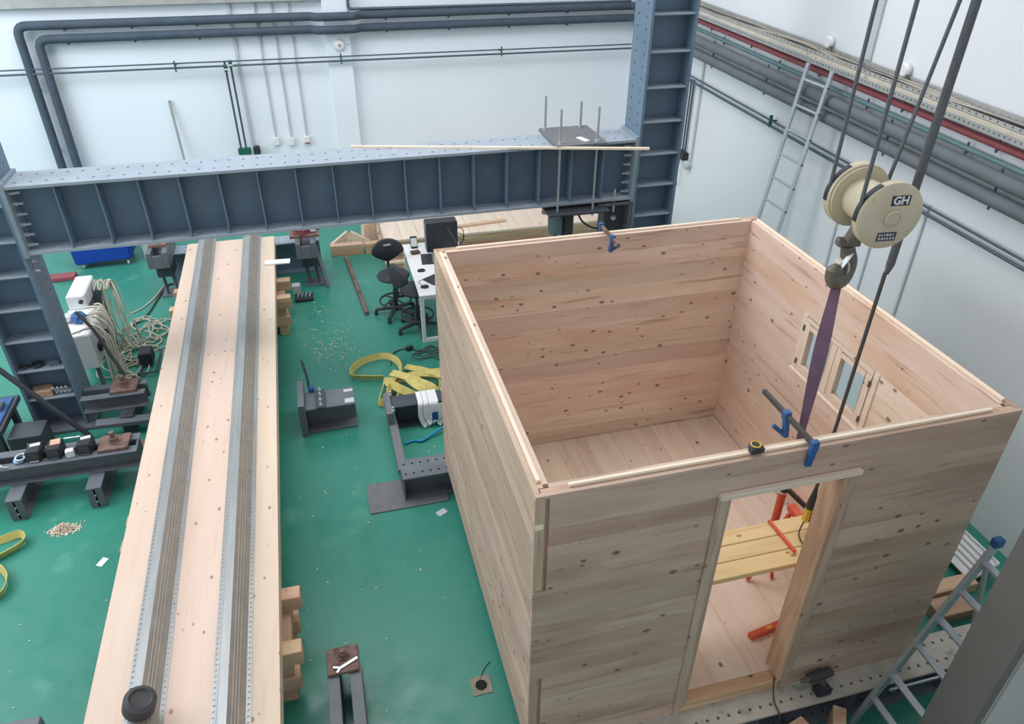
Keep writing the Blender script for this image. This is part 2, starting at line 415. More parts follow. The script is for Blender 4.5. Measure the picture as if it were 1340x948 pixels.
def root(name, loc, label, cat, group=None, kind=None):
    o = bpy.data.objects.new(name, None); o.empty_display_size = 0.1
    COL.objects.link(o); o.location = loc; ORG[o] = V(loc)
    return tag(o, label, cat, group, kind)
def tag(o, label=None, cat=None, group=None, kind=None):
    if label: o['label'] = label
    if cat: o['category'] = cat
    if group: o['group'] = group
    if kind: o['kind'] = kind
    return o
def copy_tree(o, parent=None):
    c = o.copy(); COL.objects.link(c)
    if parent is not None: c.parent = parent
    for ch in list(o.children): copy_tree(ch, c)
    ORG[c] = ORG[o]
    return c
_bc = {}
def board(name, m, parent, x0, x1, y0, y1, z0, z1, ch=0.0025):
    """one plank; alike planks share mesh data"""
    d = (round(x1-x0, 4), round(y1-y0, 4), round(z1-z0, 4)); key = (d, m, ch)
    if key not in _bc:
        me = bpy.data.meshes.new(name)
        bm = bmesh.new(); bmesh.ops.create_cube(bm, size=1.0)
        bmesh.ops.scale(bm, vec=d, verts=bm.verts)
        if ch: bmesh.ops.bevel(bm, geom=list(bm.edges), offset=ch, segments=1, affect='EDGES', clamp_overlap=True)
        bm.to_mesh(me); bm.free(); me.materials.append(MATS[m]); _bc[key] = me
    o = bpy.data.objects.new(name, _bc[key]); COL.objects.link(o)
    c = V((x0+x1)/2, (y0+y1)/2, (z0+z1)/2)
    if parent is not None:
        o.parent = parent; o.location = c-ORG[parent]
    else: o.location = c
    ORG[o] = c
    return o
# NB: children of a board-like object are never made, so ORG of boards is only informative
def ibeam(mb, x0, x1, y0, y1, z0, z1, tf, tw, axis='x'):
    if axis == 'x':
        mb.box(x0, x1, y0, y1, z0, z0+tf); mb.box(x0, x1, y0, y1, z1-tf, z1)
        c = (y0+y1)/2; mb.box(x0, x1, c-tw/2, c+tw/2, z0+tf, z1-tf)
    else:
        mb.box(x0, x1, y0, y1, z0, z0+tf); mb.box(x0, x1, y0, y1, z1-tf, z1)
        c = (x0+x1)/2; mb.box(c-tw/2, c+tw/2, y0, y1, z0+tf, z1-tf)
    return mb

# ================================================================== THE HALL
XW, YW = 4.82, 10.30
o = MB().box(-9.5, XW, -4.5, YW, -0.2, 0).build('floor', 'green_epoxy'); tag(o, 'shiny green painted workshop floor', 'floor', kind='structure')
o = MB().box(-9.5, XW+0.3, YW, YW+0.25, -0.2, 6.5).build('wall_back', 'white_plaster'); tag(o, 'white rear wall carrying dark insulated pipes', 'wall', kind='structure')
o = MB().box(XW, XW+0.25, -4.5, YW, -0.2, 3.5).build('wall_right', 'side_wall_paint'); tag(o, 'white side wall below the cable tray ledge', 'wall', kind='structure')
o = MB().box(XW+0.02, XW+0.25, -4.5, YW, 3.5, 6.5).build('wall_right_upper', 'upper_wall_paint'); tag(o, 'bright white upper side wall above the cable tray', 'wall', kind='structure')
o = MB().box(-0.46, -0.08, YW-0.10, YW, 0, 6.0).build('trim_1', 'white_plaster', bevel=0.006); tag(o, 'white pilaster on the rear wall behind the bell', 'pilaster', kind='structure')
o = MB().box(-9.5, -0.46, YW-0.12, YW, 3.60, 3.95).build('trim_2', 'tray_zinc', bevel=0.006); tag(o, 'grey band along the top of the rear wall', 'band', kind='structure')

# near pillar at the lower right
r_ = root('steel_post', (2.23, -0.925, 0), 'dark grey steel post close to the camera at the lower right', 'post')
MB().box(2.20, 2.215, -1.05, -0.80, 0.02, 3.0).box(2.215, 2.25, -1.05, -1.035, 0.02, 3.0).box(2.215, 2.25, -0.815, -0.80, 0.02, 3.0).build('shaft', 'pillar_grey', r_, bevel=0.002)
MB().box(2.12, 2.26, -1.12, -0.76, 0, 0.02).build('base_plate', 'pillar_grey', r_)
o = MB().box(2.262, 3.25, -1.06, -0.79, 0, 3.0).build('trim_4', 'pillar_light', bevel=0.01); tag(o, 'light grey plastered pier beside the near steel post', 'pier', kind='structure')

# ------------------------------------------------------------------ pipes on the rear wall
YP = YW-0.13
def pipe(name, pts, r, m, label, n=12, brackets=(), smooth_n=0, bm='steel_pipe', cat='pipe', group=None):
    rt = root(name, pts[0], label, cat, group)
    MB().tube(pts, r, n).build('pipe_run', m, rt, smooth=True)
    for b in brackets:
        mb = MB()
        for q0, q1, rr in b: mb.cyl(q0, q1, rr, 8)
        mb.build('bracket', bm, rt, smooth=True)
    return rt
def corner(p, a, b, rad, n=5):
    """rounded corner at p between directions to a and b"""
    p, a, b = V(p), V(a), V(b); da = (a-p).normalized()*rad; db = (b-p).normalized()*rad
    return [(p+da)*(1-t)**2+p*2*t*(1-t)+(p+db)*t*t for t in [i/n for i in range(n+1)]]
PI_ = math.pi
def rear_pipe(z, xl, label, xr=4.66):
    a, b = (xl, YP, 0.9), (xl, YP, z)
    jog = 0.10
    pts = [V(a)]+corner(b, a, (0, YP, z), 0.14)+[V(-0.66, YP, z)]+[V(-0.55, YP-jog, z), V(0.0, YP-jog, z), V(0.11, YP, z)]
    pts += corner((xr, YP, z), (0, YP, z), (xr, YP-1, z), 0.12)+[V(xr, YP-0.5, z)]
    br = [[((x, YP, z-0.075), (x, YW, z-0.075), 0.014)] for x in (-4.1, -3.2, -2.3, -1.4, 0.5, 1.5, 2.5, 3.5)]
    br += [[((xl, YP+.06, zz), (xl, YW, zz), 0.014)] for zz in (1.6, 2.5)]
    return pipe('insulated_pipe', pts, 0.062, 'pipe_insulation', label, 14, br)
rear_pipe(3.385, -4.70, 'upper of two dark insulated pipes bending down the rear wall')
rear_pipe(3.20, -4.48, 'lower of two dark insulated pipes bending down the rear wall')
pipe('thin_pipe', [(-0.06, YP, 4.2)]+corner((-0.06, YP, 3.47), (-0.06, YP, 4), (1, YP, 3.47), 0.05)+[(4.6, YP, 3.455)], 0.022, 'steel_pipe', 'thin grey pipe above the insulated pairs right of the pilaster', 10,
     [[((x, YP, 3.46), (x, YW, 3.46), 0.012)] for x in (0.4, 1.5, 2.6, 3.7)])
def clampset(x, y0, z0, z1):
    return [((x, y0-0.03, z0-0.045), (x, y0-0.03, z1+0.045), 0.012), ((x, y0-0.03, (z0+z1)/2), (x, YW, (z0+z1)/2), 0.012)]
for z, lab in ((2.80, 'upper of the two thin steel pipes across the rear wall'), (2.735, 'lower of the two thin steel pipes across the rear wall')):
    yy = YW-0.17
    br = []
    if z > 2.75: br = [clampset(x, yy, 2.735, 2.80) for x in (-2.72, -0.26, 2.35)]
    pipe('thin_pipe', [(-9.0, yy, z+0.02), (4.66, yy, z-0.015)], 0.011 if z > 2.75 else 0.015, 'steel_pipe', lab, 10, br, bm='valve_green')
# vertical conduits with switch boxes
for x, zb, w, lab in ((-1.82, 1.5, 0.05, 'wide pale conduit rising behind the green valves'), (-1.45, 1.54, 0.025, 'left of three slim pale conduits with a switch box'),
                      (-1.205, 1.52, 0.025, 'middle of three slim pale conduits with a switch box'), (-0.955, 1.53, 0.025, 'right of three slim pale conduits with a red-marked box')):
    rt = root('wall_conduit', (x, YW-0.03, zb), lab, 'conduit')
    MB().box(x-w/2, x+w/2, YW-0.035, YW, zb if w < .04 else 0.9, 3.60).build('channel', 'conduit', rt, bevel=0.004)
    if w < 0.04:
        MB().box(x-0.045, x+0.045, YW-0.06, YW, zb-0.10, zb+0.02).build('switch_box', 'white_plastic', rt, bevel=0.006)
        if x > -1: MB().box(x-0.04, x+0.04, YW-0.064, YW-0.058, zb-0.10, zb-0.075).build('red_mark', 'red_pipe', rt)
# green-valved drop pipes
rt = root('drop_pipes', (-1.99, YW-0.15, 1.3), 'pair of dark drop pipes with green valves and manifold', 'pipes')
for dx in (-0.03, 0.05): MB().cyl((-1.98+dx, YW-0.15, 1.45), (-1.98+dx, YW-0.15, 2.79), 0.016, 10).build('pipe_run', 'pipe_insulation', rt, smooth=True)
for dx, z in ((-0.03, 2.70), (0.05, 2.76)):
    mb = MB().cyl((-1.98+dx, YW-0.15, z-0.05), (-1.98+dx, YW-0.15, z+0.05), 0.03, 10).cyl((-1.98+dx, YW-0.15, z), (-1.98+dx, YW-0.24, z), 0.012, 8)
    v = mb.build('valve', 'valve_green', rt, smooth=True)
    MB().obox((-1.98+dx, YW-0.25, z), (0.09, 0.012, 0.025)).build('lever', 'conduit', v)
mb = MB().box(-2.06, -1.86, YW-0.2, YW-0.1, 1.36, 1.46)
mb.build('manifold', 'valve_green', rt, bevel=0.01)
MB().box(-1.82, -1.72, YW-0.2, YW-0.06, 1.34, 1.47).build('pressure_regulator', 'black_plastic', rt, bevel=0.015)
# alarm bell
rt = root('alarm_bell', (-0.26, YW-0.12, 2.96), 'round white alarm bell on the rear pilaster', 'bell')
MB().lathe([(0.085, 0), (0.085, 0.02), (0.075, 0.045), (0.03, 0.06), (0.0001, 0.062)], (-0.26, YW-0.10, 2.96), (0, -1, 0)).build('gong', 'white_plastic', rt, smooth=True)
MB().cyl((-0.26, YW-0.16, 2.96), (-0.26, YW-0.175, 2.96), 0.016, 10).build('centre_screw', 'dark_steel', rt)
MB().tube([(-0.17, YW-0.11, 2.97), (-0.1, YW-0.115, 2.98), (-0.085, YW-0.02, 2.98)], 0.01, 6).build('wire', 'white_plastic', rt)
# pole leaning on the rear wall
o = MB().bar((-2.85, YW-0.35, 0.0), (-2.945, YW-0.025, 2.24), 0.035, 0.03).build('leaning_pole', 'tray_zinc'); tag(o, 'slim grey batten leaning on the rear wall behind the beam', 'batten')

# ------------------------------------------------------------------ side wall services
def side_pipe(name, x, z0, z1, r, m, label, ys=(), y0=-4.0, y1=10.05):
    zz = lambda y: z0+(z1-z0)*(8-y)/6.0
    rt = root(name, (x, y1, zz(y1)), label, 'pipe')
    MB().tube([(x, y1, zz(y1)), (x, y0, zz(y0))], r, 14).build('pipe_run', m, rt, smooth=True)
    for y in ys:
        MB().tube([(x, y, zz(y)-r-0.005), (XW, y, zz(y)-r-0.005)], 0.012, 6).cyl((x, y, zz(y)-r-0.03), (x, y, zz(y)+r+0.03), 0.012, 6).build('bracket', 'steel_pipe', rt)
    return rt
side_pipe('red_pipe', 4.76, 3.475, 3.34, 0.033, 'red_pipe', 'dark red pipe just under the cable tray ledge', (7.6, 6.5, 5.0, 3.6, 2.4))
side_pipe('green_pipe', 4.76, 3.365, 3.215, 0.024, 'green_pipe', 'slim grey-green pipe between red pipe and insulated pipes', (7.2, 5.8, 4.1, 2.7))
side_pipe('insulated_pipe', 4.68, 3.25, 3.12, 0.064, 'pipe_insulation_grey', 'upper thick grey insulated pipe along the side wall', (7.3, 5.9, 3.6, 2.2))
side_pipe('insulated_pipe', 4.68, 3.08, 2.95, 0.064, 'pipe_insulation_grey', 'lower thick grey insulated pipe along the side wall', (7.3, 5.9, 3.6, 2.2))
side_pipe('thin_pipe', 4.74, 2.715, 2.585, 0.012, 'steel_pipe', 'upper of two thin steel pipes along the side wall')
rt = side_pipe('thin_pipe', 4.74, 2.65, 2.52, 0.016, 'steel_pipe', 'lower of two thin steel pipes along the side wall')
for y in (5.72, 3.4): MB().box(4.715, 4.75, y-0.014, y+0.014, 2.59-(5.7-y)*.022, 2.73-(5.7-y)*.022).cyl((4.74, y, 2.66), (XW, y, 2.66), 0.014, 6).build('green_clamp', 'valve_green', rt)
# ledge with cable tray
rt = root('cable_tray', (4.7, 3, 3.46), 'cream ledge with perforated cable tray full of cables on side wall', 'cable tray')
TS = -0.022   # ledge falls slightly towards the camera, as photographed
def tz(y): return 0.0+(y-8)*-TS
def slope(mb):
    for p in mb.v: p.z += (p.y-8)*0.020
    return mb
slope(MB().box(4.66, XW, -4.0, 10.2, 3.60, 3.63)).build('ledge', 'tray_cream', rt)
slope(MB().perf(-4.0, 10.2, 3.545, 3.60, 4.66, 4.667, 250, 1, 0.012, 'yzx')).build('perforated_skirt', 'tray_zinc', rt)
slope(MB().perf(-4.0, 10.2, 4.69, 4.80, 3.635, 3.64, 178, 2, 0.012, 'yxz')).build('tray_floor', 'tray_zinc', rt)
slope(MB().perf(-4.0, 10.2, 3.64, 3.72, 4.795, 4.80, 178, 1, 0.018, 'yzx')).build('tray_side', 'tray_zinc', rt)
slope(MB().perf(-4.0, 10.2, 3.64, 3.67, 4.69, 4.695, 178, 1, 0.009, 'yzx')).build('tray_side', 'tray_zinc', rt)
rnd = random.Random(3)
for k in range(7):
    pts = [(4.705+0.012*k+rnd.uniform(-.016, .016), -3.8+i*0.7, 3.655+rnd.uniform(0, .035)) for i in range(20)]
    slope(MB().tube(spline(pts, 4), 0.008+0.004*(k % 2), 6)).build('cable', 'cable_grey' if k % 3 else 'cable_dark', rt, smooth=True)
slope(MB().box(XW-0.01, XW+0.02, 4.3, 4.42, 3.73, 5.9)).build('vertical_duct', 'conduit', rt)
for y, zz in ((5.0, 3.75), (3.75, 3.74)):
    rr = root('junction_box', (4.77, y, zz), 'round white junction box above the cable tray, %s' % ('left of the duct' if y > 4.5 else 'right of the duct'), 'junction box')
    slope(MB().lathe([(0.06, 0), (0.065, 0.01), (0.065, 0.04), (0.05, 0.055)], (4.82, y, zz+0.02), (-1, 0, 0), 16)).build('box_body', 'white_plastic', rr, smooth=True)
    slope(MB().tube(spline([(4.79, y, zz-.03), (4.78, y-.08, zz-.02), (4.76, y-.13, zz-.09)], 5), 0.009, 6)).build('wire', 'cable_dark', rr)
# socket with drop conduits beside the right column
rt = root('wall_outlet', (4.78, 7.1, 1.5), 'dark outlet with drop conduits on side wall behind right column', 'outlet')
for dy in (0, .09): MB().cyl((4.79, 7.95+dy, 1.5), (4.79, 7.95+dy, 2.66), 0.014, 8).build('pipe_run', 'steel_pipe', rt, smooth=True)
MB().box(4.79, XW, 7.72, 7.77, 1.5, 3.0).build('channel', 'conduit', rt)
MB().box(4.72, XW, 7.86, 8.1, 1.46, 1.58).build('manifold', 'black_plastic', rt, bevel=0.01)
MB().lathe([(0.07, 0), (0.07, .08), (0.04, .1)], (4.82, 7.78, 1.42), (-1, 0, 0), 12).build('gauge', 'conduit', rt, smooth=True)
MB().tube(spline([(4.75, 8.0, 1.46), (4.74, 8.03, 1.2), (4.76, 8.02, 1.0)], 5), 0.010, 6).build('hose', 'cable_grey', rt)
for y in (4.15, 3.55, 2.95):
    o = MB().box(XW-0.025, XW, y-0.011, y+0.011, 0.9, 2.6).build('wall_conduit', 'conduit'); tag(o, {4.15: 'leftmost', 3.55: 'middle', 2.95: 'rightmost'}[y]+' of three pale conduits on the side wall beyond the timber room', 'conduit')

# leaning ladder behind the timber room
rt = root('aluminium_ladder', (4.25, 4.85, 0), 'aluminium ladder leaning on the side wall behind the timber room', 'ladder')
def rail(p0, p1, nm='stile'):
    return MB().bar(p0, p1, 0.055, 0.028, up=(1, 0, 0)).build(nm, 'aluminium', rt, bevel=0.003)
LB, LT = 4.12, 4.595
for y in (5.0, 4.56): rail((LB, y, 0.0), (LT, y, 3.50))
for k in range(1, 13):
    t = k/12.6
    x, z = LB+(LT-LB)*t, 3.50*t
    MB().tube([(x, 4.99, z), (x, 4.57, z)], 0.014, 8).build('rung', 'aluminium', rt, smooth=True)
    MB().cyl((x, 4.545, z), (x, 4.53, z), 0.016, 8).build('rivet', 'dark_steel', rt)

# ================================================================== TIMBER ROOM
WX, WY, Z0, Z1, T = 3.0, 3.06, 0.30, 2.632, 0.09
ZF = 0.40
room = root('timber_room', (1.5, 1.53, Z0), 'open-topped knotty pine test room with doorway and small window', 'room module')
def zrows(breaks, seed):
    rr = random.Random(seed); rows = []
    br = sorted(breaks)
    for a, b in zip(br[:-1], br[1:]):
        n = max(1, round((b-a)/0.17)); ws = [rr.uniform(0.8, 1.25) for _ in range(n)]; s_ = sum(ws); z = a
        for w in ws: rows.append((z, z+w/s_*(b-a))); z += w/s_*(b-a)
    return rows
def segs(a, b, z0, z1, op):
    out = [(a, b)]
    for (u0, u1, v0, v1) in op:
        if z0 < v1-1e-4 and z1 > v0+1e-4:
            nw = []
            for s0, s1 in out:
                if u1 <= s0 or u0 >= s1: nw.append((s0, s1)); continue
                if u0 > s0: nw.append((s0, u0))
                if u1 < s1: nw.append((u1, s1))
            out = nw
    return [(s0, s1) for s0, s1 in out if s1-s0 > 0.01]
def wall(name, ax, face, u0, u1, op, seed, sgn, inner_trim, notch=()):
    """ax: running axis; face: outer face coordinate; sgn: direction towards the inside"""
    t3 = T/3
    zs = {Z0, Z1-0.012}
    for q in op: zs |= {max(Z0, q[2]), q[3]}
    zs = sorted(zs)
    core = MB()
    for za, zb in zip(zs[:-1], zs[1:]):
        for s0, s1 in segs(u0+T*.4, u1-T*.4, za, zb, op):
            a, b = sorted((face+sgn*t3, face+sgn*2*t3))
            (core.box(s0, s1, a, b, za, zb) if ax == 0 else core.box(a, b, s0, s1, za, zb))
    wl = core.build(name, 'lumber_z', room)
    g = 0.0004; rr = random.Random(seed)
    for layer in (0, 1):
        brk = {Z0 if layer == 0 else ZF, Z1-0.010}
        for q in op: brk |= {max(Z0 if layer == 0 else ZF, q[2]), q[3]}
        if layer == 0:
            for q in notch: brk |= {max(Z0, q[2]), min(q[3], Z1-0.010)}
        for z0, z1 in zrows(brk, seed*7+layer):
            oo = list(op)+(list(notch) if layer == 0 else [])
            a0, a1 = (u0, u1) if layer == 0 else (u0+inner_trim, u1-inner_trim)
            for s0, s1 in segs(a0, a1, z0, z1, oo):
                pr = rr.choice((0, 0.0004, 0.0008, 0.0012))
                if layer == 0: a, b = sorted((face-sgn*pr+sgn*0.0015, face+sgn*t3))
                else: a, b = sorted((face+sgn*2*t3, face+sgn*(T+pr)))
                m = ('pine_outer_' if layer == 0 else 'pine_inner_')+'xy'[ax]
                if ax == 0: board('board', m, wl, s0, s1, a, b, z0+g, z1-g, 0.0008)
                else: board('board', m, wl, a, b, s0, s1, z0+g, z1-g, 0.0008)
    a, b = sorted((face+sgn*(t3+.004), face+sgn*(2*t3-.004)))
    s0, s1 = u0+0.22, u1-0.22
    if ax == 0: s0, s1 = u0+0.19, u1-0.19
    else: s0, s1 = u0+0.075, u1-0.075
    if ax == 0: board('top_tongue', 'fresh_cut_x', wl, s0, s1, a, b, Z1-0.012, Z1+0.008, 0.002)
    else: board('top_tongue', 'fresh_cut_y', wl, a, b, s0, s1, Z1-0.012, Z1+0.008, 0.002)
    return wl
DX0, DX1, DZ1 = 1.12, 1.88, 2.375
WIN = (1.00, 1.96, 1.68, 2.22)
notch = [(0.0, 0.078, 1.89, 2.60), (0.0, 0.078, 0.30, 1.08)]
fw = wall('front_wall', 0, 0.0, 0.0, WX, [(DX0, DX1, 0.0, DZ1)], 11, 1, T, notch)
bw = wall('back_wall', 0, WY, 0.0, WX, [], 12, -1, T)
lw = wall('left_wall', 1, 0.0, 0.031, WY-0.031, [], 13, 1, T-0.031)
rw = wall('right_wall', 1, WX, 0.031, WY-0.031, [WIN], 14, -1, T-0.031)
for za, zb in ((1.895, 2.60), (0.305, 1.075)):
    board('corner_batten', 'pine_outer_z', fw, 0.0, 0.058, 0.010, 0.030, za, zb, 0.002)
board('corner_patch', 'fresh_cut_z', fw, 0.004, 0.05, 0.006, 0.010, 2.38, 2.42, 0.001)
# door surround
dr = MB().box(DX0-0.012, DX0, -0.012, 0.14, ZF, DZ1).build('door_frame', 'pine_outer_z', room, bevel=0.002)
board('lintel_strip', 'pine_floor_x', dr, 1.055, 1.955, -0.035, 0.0, DZ1, DZ1+0.035, 0.003)
board('casing', 'pine_outer_z', dr, 1.055, DX0-0.012, -0.014, 0.0, Z0, DZ1, 0.003)
board('casing', 'pine_outer_z', dr, DX1+0.012, 1.955, -0.014, 0.0, Z0, DZ1, 0.003)
board('jamb', 'lumber_z', dr, DX1-0.02, DX1+0.012, -0.014, 0.15, ZF, DZ1, 0.003)
board('jamb', 'pine_outer_z', dr, DX0, DX0+0.018, -0.014, 0.15, ZF, DZ1, 0.003)
board('head', 'pine_outer_x', dr, DX0+0.018, DX1-0.02, -0.014, 0.15, DZ1-0.02, DZ1, 0.003)
# window unit
y0, y1, z0, z1 = WIN
wn = MB().box(WX-T-0.012, WX+0.004, y0, y0+0.055, z0, z1).box(WX-T-0.012, WX+0.004, y1-0.055, y1, z0, z1).box(WX-T-0.012, WX+0.004, y0+0.055, y1-0.055, z0, z0+0.045).box(WX-T-0.012, WX+0.004, y0+0.055, y1-0.055, z1-0.045, z1)
wn = wn.build('window_unit', 'pine_floor_y', room, bevel=0.003)
ym = (y0+y1)/2
for k, (a, b) in enumerate(((y0+0.058, ym-0.003), (ym+0.003, y1-0.058))):
    e = 0.065; c, d = z0+0.048, z1-0.048; xa, xb = WX-T+0.012-0.03, WX-T+0.035
    MB().box(xa, xb, a, a+e, c, d).box(xa, xb, b-e, b, c, d).box(xa, xb, a+e, b-e, c, c+e*.8).box(xa, xb, a+e, b-e, d-e*.8, d).build('sash', 'pine_floor_z', wn, bevel=0.003)
    MB().box(WX-T+0.012, WX-T+0.016, a+e, b-e, c+e*.8, d-e*.8).build('pane', 'window_glass', wn)
    hy = a if k == 0 else b
    for hz in (c+0.06, d-0.06): MB().cyl((xa-0.008, hy, hz-0.025), (xa-0.008, hy, hz+0.025), 0.008, 8).build('hinge', 'hook_steel', wn)
board('window_sill', 'fresh_cut_y', wn, WX-T-0.03, WX-T-0.012, y0, y1, z0, z0+0.02, 0.002)
# floor panel
fl = MB().box(T+0.002, WX-T-0.002, 0.03, WY-T-0.002, Z0, Z0+0.045).build('floor_panel', 'lumber_y', room)
xs = [T+0.001]; rr = random.Random(5)
while xs[-1] < WX-T-0.12: xs.append(min(WX-T-0.001, xs[-1]+rr.uniform(0.20, 0.29)))
xs[-1] = WX-T-0.001
for a, b in zip(xs[:-1], xs[1:]):
    inside = not (b < DX0 or a > DX1)
    board('plank', 'pine_floor_y', fl, a+0.0006, b-0.0006, T+0.001, WY-T-0.001, Z0+0.045, ZF-rr.choice((0, 0.001, 0.0015)), 0.002)
board('threshold', 'lumber_x', fl, DX0, DX1, 0.0, T, Z0+0.002, ZF-0.012, 0.003)

# ------------------------------------------------------------------ steel beams that carry the room
def perf_beam(name, x0, x1, y0, y1, z1, label, top='beam_dusty_white', pitch=0.082):
    rt = root(name, ((x0+x1)/2, (y0+y1)/2, 0), label, 'steel beam')
    n = int((x1-x0)/pitch)
    MB().perf(x0, x1, y0, y1, z1-0.02, z1, n, 2, 0.013, 'xyz').build('top_flange', top, rt)
    MB().perf(x0, x1, y0, y1, 0.0, 0.02, n, 2, 0.013, 'xyz').build('bottom_flange', 'dark_steel', rt)
    c = (y0+y1)/2
    MB().box(x0, x1, c-0.008, c+0.008, 0.02, z1-0.02).build('web', 'dark_steel', rt)
    for x in (x0+0.005, x1-0.02): MB().box(x, x+0.015, y0+0.01, y1-0.01, 0.02, z1-0.02).build('end_plate', 'dark_steel', rt)
    k = 1
    while x0+k*0.8 < x1-0.2:
        for ya, yb in ((y0+0.015, c-0.008), (c+0.008, y1-0.015)):
            board('stiffener', 'dark_steel', rt, x0+k*0.8-0.006, x0+k*0.8+0.006, ya, yb, 0.02, z1-0.02, 0)
        k += 1
    return rt
perf_beam('floor_beam', -0.75, 4.30, -0.18, 0.11, 0.30, 'dusty perforated steel beam under the doorway side of the timber room')
perf_beam('floor_beam', -0.45, 3.9, 2.89, 3.18, 0.30, 'perforated grey steel beam under the far side of the timber room', top='dark_steel')

# ================================================================== PORTAL FRAME
pf = root('portal_frame', (-0.54, 5.2, 0), 'blue-grey steel portal frame with perforated flanges spanning the hall', 'portal frame')
PY0, PY1, PC = 4.98, 5.42, 5.20
def column(x0, x1, H_):
    c = MB().box(x0+0.028, x1-0.028, PC-0.012, PC+0.012, 0.04, H_).build('column', 'blue_grey_steel', pf)
    for xa in (x0, x1-0.028):
        MB().perf(0.0+0.04, H_, PY0, PY1, xa, xa+0.028, int((H_-0.04)/0.121), 2, 0.013, 'zyx').build('flange', 'blue_grey_steel', c)
    k = 0
    while 0.432+k*0.363 < H_:
        z = 0.432+k*0.363
        for ya, yb in ((PY0+0.01, PC-0.012), (PC+0.012, PY1-0.01)):
            board('stiffener', 'stiffener_dust', c, x0+0.028, x1-0.028, ya, yb, z-0.02, z, 0.004)
        k += 1
    board('base_plate', 'dark_steel', c, x0-0.08, x1+0.08, PY0-0.08, PY1+0.08, 0.0, 0.04, 0.003)
    return c
column(2.64, 3.16, 5.8)
column(-4.24, -3.72, 5.8)
BX0, BX1, BZ0, BZ1 = -3.72, 2.64, 2.10, 2.79
bmw = MB().box(BX0+0.04, BX1-0.04, PC-0.011, PC+0.011, BZ0+0.028, BZ1-0.028).build('cross_beam', 'blue_grey_steel', pf)
MB().perf(BX0+0.04, BX1-0.04, PY0, PY1, BZ1-0.028, BZ1, 46, 2, 0.015, 'xyz').build('top_flange', 'flange_top_paint', bmw)
MB().perf(BX0+0.04, BX1-0.04, PY0, PY1, BZ0, BZ0+0.028, 46, 2, 0.015, 'xyz').build('bottom_flange', 'flange_top_paint', bmw)
for xa in (BX0, BX1-0.04):
    board('end_plate', 'stiffener_dust', bmw, xa, xa+0.04, PY0-0.01, PY1+0.01, BZ0-0.03, BZ1+0.035, 0.003)
k = 0
while -3.275+0.3675*k < BX1-0.1:
    x = -3.275+0.3675*k
    for ya, yb in ((PY0+0.012, PC-0.011), (PC+0.011, PY1-0.012)):
        board('stiffener', 'blue_grey_steel', bmw, x-0.006, x+0.006, ya, yb, BZ0+0.028, BZ1-0.028, 0)
    k += 1
# bolts (shared mesh)
_bolt = None
def bolt(parent, loc, axis, r=0.018, h=0.05, name='bolt'):
    key = ('bolt', axis, r, h)
    if key not in _bc:
        a = V(axis).normalized()
        mb = MB().lathe([(r, 0), (r, h*0.45), (r*0.6, h*0.5), (r*0.6, h)], (0, 0, 0), axis, 6)
        me = bpy.data.meshes.new(name); me.from_pydata([tuple(v) for v in mb.v], [], mb.f); me.materials.append(MATS['zinc_bolt']); _bc[key] = me
    o = bpy.data.objects.new(name, _bc[key]); COL.objects.link(o); o.parent = parent; o.location = V(loc)-ORG[parent]; ORG[o] = V(loc)
    return o
for i in range(6):
    z = 2.70-i*0.105
    for y in (5.07, 5.33):
        bolt(bmw, (BX0+0.04, y, z), (1, 0, 0), 0.022, 0.09); bolt(bmw, (BX1-0.04, y, z), (-1, 0, 0), 0.022, 0.09)
for z in (2.02, 1.92): bolt(bmw, (-3.70, 5.03, z), (1, -0.3, 0), 0.016, 0.06)

# clamp rig on the beam
rg = root('jack_clamp', (1.92, 5.2, 2.0), 'dark steel plates with four threaded rods clamped round the beam', 'clamp rig')
MB().box(1.64, 2.22, 4.86, 5.54, BZ1+0.001, BZ1+0.036).build('top_plate', 'raw_plate', rg, bevel=0.004)
MB().box(1.58, 2.30, 4.84, 5.56, BZ0-0.075, BZ0-0.045).build('bottom_plate', 'black_steel', rg, bevel=0.004)
for x in (1.70, 2.12):
    for y, zt in ((4.92, 3.19), (5.48, 3.19 if x < 2 else 3.11)):
        MB().cyl((x, y, 1.98), (x, y, zt), 0.013, 8).build('threaded_rod', 'galvanised', rg, smooth=True)
        for z in (BZ1+0.036, BZ0-0.10): MB().lathe([(0.026, 0), (0.026, 0.022)], (x, y, z), (0, 0, 1), 6).build('nut', 'zinc_bolt', rg)
MB().obox((1.99, 5.02, BZ1+0.039), (0.07, 0.17, 0.004), (0, 0, 0.3)).build('paper_label', 'paper', rg)
# actuator under the rig
ac = root('hydraulic_actuator', (1.92, 5.2, 0.9), 'black hydraulic actuator hanging from the plate under the beam', 'actuator')
MB().lathe([(0.075, 0), (0.075, 1.02), (0.10, 1.03), (0.10, 1.08)], (1.92, 5.2, BZ0-0.075-1.08), (0, 0, 1), 20).build('cylinder', 'black_steel', ac, smooth=True)
MB().cyl((1.92, 5.2, 0.55), (1.92, 5.2, 0.96), 0.045, 14).build('ram', 'galvanised', ac, smooth=True)
MB().lathe([(0.04, 0), (0.085, 0.03), (0.09, 0.2), (0.05, 0.26)], (1.76, 5.16, 1.68), (0, 0, 1), 16).build('accumulator', 'green_pipe', ac, smooth=True)
MB().cyl((1.76, 5.16, 1.5), (1.76, 5.16, 1.70), 0.02, 8).build('fitting', 'dark_steel', ac)
MB().tube(spline([(2.0, 5.14, 2.0), (2.06, 5.08, 1.85), (2.2, 5.05, 1.76), (2.38, 5.1, 1.72)], 6), 0.012, 8).build('hose', 'cable_dark', ac, smooth=True)
MB().tube(spline([(1.95, 5.11, 1.62), (2.05, 5.06, 1.55), (2.15, 5.1, 1.58)], 6), 0.016, 8).build('hose', 'cable_dark', ac, smooth=True)
